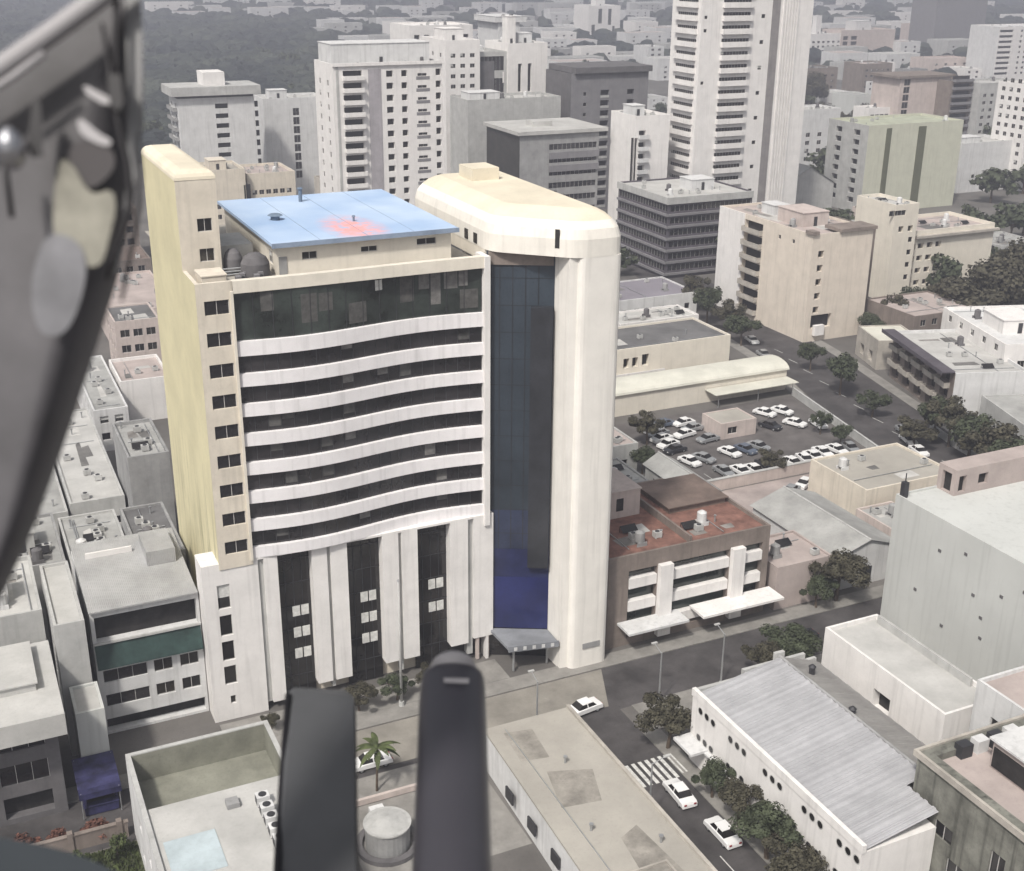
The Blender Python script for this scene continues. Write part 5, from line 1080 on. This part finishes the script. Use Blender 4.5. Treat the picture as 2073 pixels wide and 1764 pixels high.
# grass and scrub tufts at lower left
mb=MB(); rnd=random.Random(9)
for i in range(2600):
    a=rnd.uniform(-6,8.4); b=rnd.uniform(96,101.8); h=rnd.uniform(.15,.5); t_=rnd.uniform(0,6.28); x=math.cos(t_)*.12; y=math.sin(t_)*.12
    mb.quad((a-x,b-y,.02),(a+x,b+y,.02),(a+x*.4+rnd.uniform(-.1,.1),b+y*.4,h),(a-x*.4,b-y*.4,h*.9))
o=mb.build('grass',[LEAF3]); o.rotation_euler=(0,0,AZ); props(o,'rough green grass on the verge at lower left','grass',kind='stuff')
BUSH=(8,1.8,1.3,1100,.12,LEAFR); BUSHG=(9,2.2,1.5,1100,.13,LEAF3)
for a,b,lb,k in [(-4.5,104.5,'reddish shrub behind the garden wall, far left','R'),(-1.5,105,'reddish shrub behind the garden wall, second from left','R'),(1.8,104.6,'reddish shrub by the garden wall near the blue stall','R'),(5.2,104.3,'reddish shrub right before the blue stall','R'),(3.2,99.5,'round green bush on the grass verge','G'),(6.6,100.4,'green bush beside the pale terrace building','G')]:
    tree(BUSH if k=='R' else BUSHG,a,b,lb,1.0,name='shrub')
# palm in the planted yard
def palm(a,b,label,h=5.2):
    t=Thing('palm','%s'%label,'palm',a,b); mb=MB(); mb.tube((a,b,0),(a+.2,b,h),.14,.09,8); part(t,'trunk',mb,BARK); mb=MB(); rnd=random.Random(int(a*10))
    for k in range(13):
        an=6.283*k/13+rnd.uniform(-.2,.2); el=rnd.uniform(-.1,.9); p=Vector((a+.2,b,h)); d=Vector((math.cos(an)*math.cos(el),math.sin(an)*math.cos(el),math.sin(el)))
        sd_=d.cross(Vector((0,0,1))).normalized(); wd=.04
        for j in range(7):
            q=p+d*.38; w2=[.16,.3,.34,.3,.24,.15,.02][j]
            mb.quad(p-sd_*wd,q-sd_*w2,q+Vector((0,0,.07)),p+Vector((0,0,.05))); mb.quad(p+sd_*wd,p+Vector((0,0,.05)),q+Vector((0,0,.07)),q+sd_*w2)
            p=q; wd=w2; d=(d+Vector((0,0,-.2))).normalized()
    part(t,'crown',mb,LEAF3)
palm(32.0,99.6,'young palm with drooping fronds in the planted yard between the two dark tubes')
# ================================================================ LAMP AND POLES
def lamp(a,b,h,label,arm=2.0,ang=0):
    t=Thing('street_lamp',label,'street lamp',a,b); mb=MB(); mb.tube((a,b,.1),(a,b,h),.13,.08,10); part(t,'pole',mb,METAL)
    mb=MB(); mb.tube((a,b,.1),(a,b,.6),.22,.2,10); part(t,'base',mb,LGREY)
    ex,ey=a+arm*math.cos(ang),b+arm*math.sin(ang)
    mb=MB(); mb.tube((a,b,h-.1),(ex,ey,h+.4),.05,.04,8); part(t,'arm',mb,METAL); mb=MB(); mb.box(ex-.35,ex+.35,ey-.14,ey+.14,h+.32,h+.46); part(t,'lamp_head',mb,LGREY)
t=Thing('flag_pole','tall bare pale pole standing before the tower’s white piers','pole',39.6,112.9)
mb=MB(); mb.tube((39.6,112.9,.1),(39.6,112.9,16),.17,.09,12); part(t,'shaft',mb,LGREY,smooth=True); mb=MB(); mb.tube((39.6,112.9,.13),(39.6,112.9,.7),.35,.3,12); part(t,'base',mb,LGREY); mb=MB(); mb.tube((39.6,112.9,16),(39.6,112.9,16.25),.14,.03,10); part(t,'finial',mb,METAL)
lamp(66.2,100.9,7,'thin street lamp at the corner of the white hall',1.6,math.pi/2)
lamp(75,101.5,7,'street lamp halfway along the pavement behind the white hall',1.6,math.pi/2)
lamp(54.8,84,7,'street lamp on the side street pavement by the beige roof',1.6,0)
lamp(51,101.4,7,'street lamp near the beige roof’s far end',1.6,math.pi/2)
# ================================================================ CARS
def car_proto(name,paint,glassm=None):
    glassm=glassm or GL[0]
    root=bpy.data.objects.new(name,None); COL.objects.link(root); root.empty_display_size=.5
    L_,Wd=4.3,1.74
    # side profile x (length), z
    low=[(-2.15,.32),(-2.15,.62),(-2.02,.82),(-1.2,.93),(1.3,.95),(2.0,.88),(2.12,.66),(2.15,.32)]
    mb=MB(); ys=[(-.87,0),(-.80,.06),(.80,.06),(.87,0)]
    n=len(low)
    prof=[]
    for y,ins in((-.87,-.10),(-.80,0),(.80,0),(.87,-.10)):
        prof.append([(x*(1 if ins==0 else .97),y,z+(ins*.6 if z>.6 else (.05 if ins else 0))) for x,z in low])
    for i in range(3):
        for j in range(n-1):
            mb.quad(prof[i][j],prof[i][j+1],prof[i+1][j+1],prof[i+1][j])
    mb.quad(*[prof[0][j] for j in range(n-1,-1,-1)]); mb.quad(*prof[3])
    mb.quad(prof[0][0],prof[3][0],prof[3][-1],prof[0][-1])
    body=mb.build('body',[paint],root)
    mb=MB(); b0=[(-1.2,-.76,.92),(1.25,-.76,.94),(1.25,.76,.94),(-1.2,.76,.92)]; t0=[(-.62,-.60,1.41),(.75,-.60,1.40),(.75,.60,1.40),(-.62,.60,1.41)]
    for k in range(4): mb.quad(b0[k],b0[(k+1)%4],t0[(k+1)%4],t0[k])
    mb.build('cabin_glass',[glassm],root)
    mb=MB(); mb.quad(*[(x,y,z+.0) for x,y,z in t0]); e=[(x*1.03+.0,y*1.04,z-.05) for x,y,z in t0]
    tt=[(x,y,z+.035) for x,y,z in t0]
    mb=MB(); mb.quad(*tt)
    for k in range(4): mb.quad(e[k],e[(k+1)%4],tt[(k+1)%4],tt[k])
    mb.build('roof',[paint],root)
    for sx in(-1,1):
        mb=MB(); mb.quad((-.02,sx*.775,.95),(.10,sx*.775,.95),(.08,sx*.62,1.40),(-.04,sx*.62,1.40)); mb.quad((-.04,sx*.62,1.40),(.08,sx*.62,1.40),(.10,sx*.79,.95),(-.02,sx*.79,.95)); mb.build('door_pillar',[paint],root)
    for sx in(-1.32,1.32):
        for sy in(-.86,.70):
            mb=MB(); mb.tube((sx,sy,.31),(sx,sy+.17,.31),.31,.31,16); mb.tube((sx,sy-.005,.31),(sx,sy+.175,.31),.18,.18,12,m=1); mb.build('wheel',[RUBBER,METAL],root)
    for sy in(-.68,.42):
        mb=MB(); mb.box(-2.17,-2.1,sy,sy+.28,.58,.72); mb.build('headlight',[CURT],root)
        mb=MB(); mb.box(2.1,2.17,sy,sy+.28,.62,.76); mb.build('tail_light',[mat('red_lens',(.25,.02,.02),rough=.3)],root)
    return root
PW=mat('car_white',(.72,.72,.72),rough=.25,var=.03,spec=.5); PS=mat('car_silver',(.36,.37,.38),rough=.25,var=.03,metal=.4,spec=.5); PD=mat('car_black',(.03,.03,.035),rough=.2,var=.03,spec=.5); PR=mat('car_wine',(.10,.025,.025),rough=.25,var=.03,spec=.5); PB2=mat('car_blue_grey',(.10,.12,.16),rough=.25,var=.03,spec=.5)
CP={}
def car(color,a,b,rot,label,group=None,name='parked_car'):
    if color not in CP: CP[color]=car_proto(name,{'w':PW,'s':PS,'d':PD,'r':PR,'b':PB2}[color]); o=CP[color]
    else:
        o=copy_tree(CP[color])
        if 'group' in o: del o['group']
    o.name=name; o.location=W(a,b,.014); o.rotation_euler=(0,0,AZ+rot); o['label']=label; o['category']='car'
    if group: o['group']=group
H=math.pi/2
car('w',57.9,103.4,0.15,'white car with a dark sunroof alone at the top of the side street',name='car')
car('w',59.6,86.0,-H-.05,'white car stopped at the zebra crossing, the front one of two',name='car')
car('w',60.2,79.2,-H,'white car behind the first one on the side street, near the bottom',name='car')
car('w',32.9,103.9,0,'white car on the front street between the two dark tubes',name='car')
car('s',151.0,156.5,H-.3,'silver car at the avenue corner, upper of two',name='car'); car('w',148.6,152.6,H-.3,'white car at the avenue corner, lower of two',name='car'); car('w',146.6,147.8,H-.2,'small white car right of the parking lot corner',name='car')
car('w',*G(1522,694),H-.2,'tiny white car alone on the dark avenue behind the long cream roof',name='car'); car('s',*G(1545,722),H-.2,'grey car on the avenue just beyond the cream roof end',name='car')
car('w',*G(1628,985),.5,'white car in the alley below the parking lot wall, right one',name='car'); car('s',*G(1600,1000),.5,'pale car in the alley below the parking lot wall, left one',name='car')
car('d',90,106.0,0,'dark car on the front street before the red roofed building',name='car'); car('s',-20,107,0,'silver car on the front street at far left',name='car') if False else None
car('w',*G(1685,968),0.3,'white van-like car beside the beige building',name='car')
rnd=random.Random(2); k=0
lot=[]
for i in range(13):                       # near row along the wall
    if rnd.random()<.93: lot.append((105.9+i*2.55+rnd.uniform(-.25,.25),153.1+rnd.uniform(-1.0,1.0),H+rnd.uniform(-.12,.12)))
for i in range(6):
    if i!=2: lot.append((108.0+i*2.9+rnd.uniform(-.4,.4),159.9+rnd.uniform(-1.1,1.1),H+.25+rnd.uniform(-.2,.2)))
for i in range(5): lot.append((108.6+i*.4+rnd.uniform(-.2,.2),165.0+i*2.6,.25))
for i in range(4): lot.append((114.2-.6*i,174.2+i*1.9-3.5,.2)) if i<1 else None
for px,py in [(1345,866),(1362,880),(1383,860),(1400,872),(1412,886),(1430,893),(1395,852)]: lot.append((*G(px,py),.15))
for px,py in [(1550,842),(1566,852),(1585,838),(1600,848),(1608,862),(1582,860),(1560,868),(1540,880),(1522,888)]: lot.append((*G(px,py),H+.3+rnd.uniform(-.2,.2)))
for i in range(5): lot.append((128.6+i*2.6,165+rnd.uniform(-.6,.6),H-.15))
for i in range(4): lot.append((107.5+i*2.6,170.5,H-.1))
for px,py in [(1688,918),(1720,905)]: lot.append((*G(px,py),H))
used=[]
for a,b,r_ in lot:
    if any(abs(a-x)<2.3 and abs(b-y)<(4.6 if abs(r_)>1 else 2.2) for x,y in used): continue
    if 117<a<128.5 and 163.5<b<175: continue
    used.append((a,b))
    c=rnd.choice('wwwwwwwwssdb'); nm={'w':'white','s':'silver grey','d':'black','r':'dark red','b':'blue grey'}[c]
    car(c,a+rnd.uniform(-.15,.15),b+rnd.uniform(-.5,.5),r_+rnd.uniform(-.09,.09),'%s car parked in the walled parking lot right of the tower'%nm,group='%s cars in the walled parking lot'%nm)
# ================================================================ HELICOPTER AROUND THE CAMERA
hz=Vector((-.35,.55,79.2))
heli=bpy.data.objects.new('helicopter',None); COL.objects.link(heli); heli.location=hz
props(heli,'dark grey helicopter frame and landing gear tubes close to the viewer','helicopter')
def Cp(px,py,d): return ray(px,py)*d+Vector((0,0,ZC))
HG=mat('helicopter_grey_paint',(.088,.084,.092),rough=.55,var=.35,scale=5,spec=.4); HL=mat('helicopter_light_trim',(.30,.29,.30),rough=.5,var=.08,scale=3); HK=mat('black_cable',(.012,.011,.014),rough=.5,var=.1); HP=mat('pale_view',(.20,.193,.165),rough=.8,var=.5,scale=14); HT=mat('gear_tube_paint',(.046,.044,.054),rough=.38,var=.1,scale=2,spec=.5); HF=mat('gear_step_rubber',(.075,.077,.083),rough=.8,var=.12,scale=4); HW=mat('pale_grey_reflection',(.165,.165,.18),rough=.4,var=.35,scale=9)
def hpart(name,mb,m,smooth=True,label=None): return mb.build(name,[m],heli,tuple(hz),smooth,label)
# pillar: a thick rounded blade
rows=[(-90,290,250),(0,285,185),(60,288,95),(100,289,25),(150,290,-60),(250,290,-160),(400,271,-160),(560,240,-160),(720,190,-160),(900,130,-160),(1060,72,-160),(1200,8,-160),(1330,-40,-160),(1440,-90,-200)]
mb=MB(); nc=14
for py,xr,xl in rows:
    for j in range(nc+1):
        s=j/nc; px=xr+(xl-xr)*s; d=1.0+.07*(1-min(1,s*4))**2; mb.v.append(tuple(Cp(px,py,d)))
    for j in range(nc,-1,-1):
        s=j/nc; px=xr-6+(xl-xr)*s; mb.v.append(tuple(Cp(px,py,1.10+.02*s)))
w2=2*(nc+1)
for i in range(len(rows)-1):
    for j in range(w2): mb.f.append((i*w2+j,(i+1)*w2+j,(i+1)*w2+(j+1)%w2,i*w2+(j+1)%w2)); mb.m.append(0)
hpart('window_pillar',mb,HG)
def chaikin(p):
    r=[]
    for k in range(len(p)):
        (x0,y0),(x1,y1)=p[k],p[(k+1)%len(p)]; r+=[(x0*.75+x1*.25,y0*.75+y1*.25),(x0*.25+x1*.75,y0*.25+y1*.75)]
    return r
def slabp(name,pts,d,m,th=.012,label=None,bulge=0):
    if len(pts)>6: pts=chaikin(chaikin(pts))
    mb=MB(); n=len(pts)
    fr=[Cp(x,y,d) for x,y in pts]; bk=[Cp(x,y,d+th) for x,y in pts]
    i=len(mb.v); mb.v+=[tuple(p) for p in fr+bk]; mb.f.append(tuple(range(n))); mb.f.append(tuple(range(2*n-1,n-1,-1)))
    for k in range(n): mb.f.append((k,n+k,n+(k+1)%n,(k+1)%n))
    mb.m=[0]*len(mb.f); return hpart(name,mb,m,False,label)
def tubep(name,pts,d,r,m,n=10):
    mb=MB(); P_=[Cp(x,y,d if not isinstance(d,(list,tuple)) else d[k]) for k,(x,y) in enumerate(pts)]
    for k in range(len(P_)):
        tdir=(P_[min(k+1,len(P_)-1)]-P_[max(k-1,0)]).normalized(); x=tdir.orthogonal().normalized(); y=tdir.cross(x); rr=r if not isinstance(r,(list,tuple)) else r[k]
        # keep a steady frame
        ref=Vector((1,.2,0)); x=(ref-tdir*ref.dot(tdir)).normalized(); y=tdir.cross(x)
        for q in range(n): t_=6.28318*q/n; mb.v.append(tuple(P_[k]+x*rr*math.cos(t_)+y*rr*math.sin(t_)))
    for k in range(len(P_)-1):
        for q in range(n): mb.f.append((k*n+q,k*n+(q+1)%n,(k+1)*n+(q+1)%n,(k+1)*n+q))
    mb.f.append(tuple(range(n-1,-1,-1))); mb.f.append(tuple((len(P_)-1)*n+q for q in range(n))); mb.m=[0]*len(mb.f); return hpart(name,mb,m)
tubep('rail',[(-120,215),(0,138),(110,62),(230,-25),(330,-100)],.96,.0085,HL)
tubep('trim_bead',[(-100,235),(20,160),(90,108)],.955,.003,HL)
slabp('edge_trim',[(250,-60),(286,-60),(289,250),(270,395),(240,560),(232,560),(255,395),(262,250)],.985,mat('edge_trim_grey',(.17,.17,.175),rough=.4,var=.1),.008)
tubep('cable',[(207,48),(214,90),(224,150),(232,200),(243,270),(258,330),(263,380),(262,430),(247,475),(228,520),(216,565)],.965,[.0012,.002,.003,.0038,.0032,.003,.003,.0028,.0026,.0022,.0018],HK)
tubep('cable',[(236,-20),(235,60),(236,130),(235,190)],.965,.0026,HK,label=None) if False else tubep('cable',[(236,-30),(235,60),(236,130),(235,190)],.965,.0026,HK)
tubep('cable',[(281,270),(284,350),(281,420),(273,470),(262,520),(253,570),(246,610)],.962,[.0008,.0018,.002,.002,.002,.002,.0012],HK)
slabp('cable_clamp',[(217,150),(244,150),(250,208),(240,226),(222,212)],.955,HK,.012)
slabp('clip',[(168,176),(176,174),(222,198),(224,212),(205,210),(175,190)],.97,HL,.006)
slabp('clip',[(155,240),(172,244),(200,270),(228,284),(222,298),(192,290),(160,270)],.97,HL,.006)
slabp('dark_recess',[(150,285),(190,290),(228,300),(236,340),(190,385),(160,370),(135,320)],.972,mat('recess_grey',(.06,.055,.058),rough=.7,var=.1),.004)
slabp('view_patch',[(120,315),(150,335),(182,398),(228,380),(236,420),(222,480),(205,545),(150,535),(112,505),(105,420)],.968,HP,.006)  # mottled patch standing in for the yellowish view through the plexiglass
slabp('pale_reflection',[(95,470),(150,480),(176,520),(172,580),(150,650),(120,684),(78,676),(62,610),(68,540)],.966,HW,.005)  # flat oval that paints a pale reflection in the window
slabp('grab_handle',[(62,215),(76,188),(84,220),(86,300),(90,322),(80,316),(66,322),(56,300)],.95,HK,.02)
# small chrome lamp housing at the left edge
mb=MB(); c0=Cp(22,300,.94)
for j in range(8):
    t0_,t1_=math.pi*j/8,math.pi*(j+1)/8
    for q in range(14):
        p0_,p1_=6.2832*q/14,6.2832*(q+1)/14
        sp=lambda t_,p_:c0+Vector((.0115*math.sin(t_)*math.cos(p_),.0115*math.sin(t_)*math.sin(p_),.017*math.cos(t_)))
        mb.quad(sp(t0_,p0_),sp(t1_,p0_),sp(t1_,p1_),sp(t0_,p1_))
hpart('chrome_knob',mb,mat('chrome',(.5,.5,.52),rough=.2,metal=1,var=.05))
tubep('knob_stem',[(10,300),(14,360),(24,440)],.955,.0022,HK)
# flat step and rounded gear tube
mb=MB()
pts=[(583,1402,2.02),(596,1392,2.02),(700,1398,2.02),(716,1412,2.02),(722,1764,1.66),(722,2150,1.4),(560,2150,1.4),(562,1764,1.66)]
fr=[Cp(x,y,d) for x,y,d in pts]; nn=len(fr); nrm=Vector((0,.35,-.94)); bk=[p+Vector((0,.02,-.035)) for p in fr]
mb.v=[tuple(p) for p in fr+bk]; mb.f=[tuple(range(nn)),tuple(range(2*nn-1,nn-1,-1))]+[(k,nn+k,nn+(k+1)%nn,(k+1)%nn) for k in range(nn)]; mb.m=[0]*len(mb.f)
hpart('boarding_step',mb,HF,False)
mb=MB()
e0,e1=Cp(569,1420,2.0),Cp(553,2150,1.385); e2=Cp(574,1420,2.0); e3=Cp(562,2150,1.385)
tubep('step_edge',[(584,1408),(570,1600),(561,1764),(556,2150)],[2.0,1.82,1.655,1.395],.0055,HK)
tubep('landing_tube',[(918,1345),(918,1352),(917,1365),(917,1385),(916,1430),(915,1764),(914,2200)],[2.02,2.02,2.015,2.005,1.97,1.655,1.36],[.013,.034,.048,.052,.0535,.0535,.0535],HT,28)
tubep('tube_collar',[(917,1352),(917,1362)],[2.0,1.99],[.036,.040],HL,24)
tubep('tube_highlight',[(929,1600),(929,1603)],[1.76,1.755],[.0045,.0045],mat('chrome',(.5,.5,.52)),12)  # bright disc added for the lamp's highlight on the tube
slabp('tube_label',[(898,1372),(950,1374),(948,1384),(899,1382)],1.93,HL,.004)
slabp('door_sill',[(-160,1680),(0,1694),(110,1716),(190,1742),(250,1775),(290,1850),(300,2000),(-160,2000)],1.2,mat('sill_blue_grey',(.035,.042,.05),rough=.5,var=.15,scale=2),.05)
# ================================================================ AIR
mb=MB(); mb.v=[(-3400,-520,-1),(4400,-520,-1),(4400,4950,-1),(-3400,4950,-1),(-3400,-520,115),(4400,-520,115),(4400,4950,115),(-3400,4950,115)]
mb.f=[(4,5,6,7),(0,1,5,4),(1,2,6,5),(2,3,7,6),(3,0,4,7),(3,2,1,0)]; mb.m=[0]*6
hm=bpy.data.materials.new('haze'); hm.use_nodes=True; n=hm.node_tree; n.nodes.clear(); ov=n.nodes.new('ShaderNodeOutputMaterial'); pv=n.nodes.new('ShaderNodeVolumePrincipled')
pv.inputs['Color'].default_value=(.78,.80,.93,1); pv.inputs['Density'].default_value=.0006; pv.inputs['Anisotropy'].default_value=.2
n.links.new(pv.outputs[0],ov.inputs['Volume'])
o=mb.build('haze',[hm]); props(o,'thin pale haze over the whole city','haze',kind='stuff')
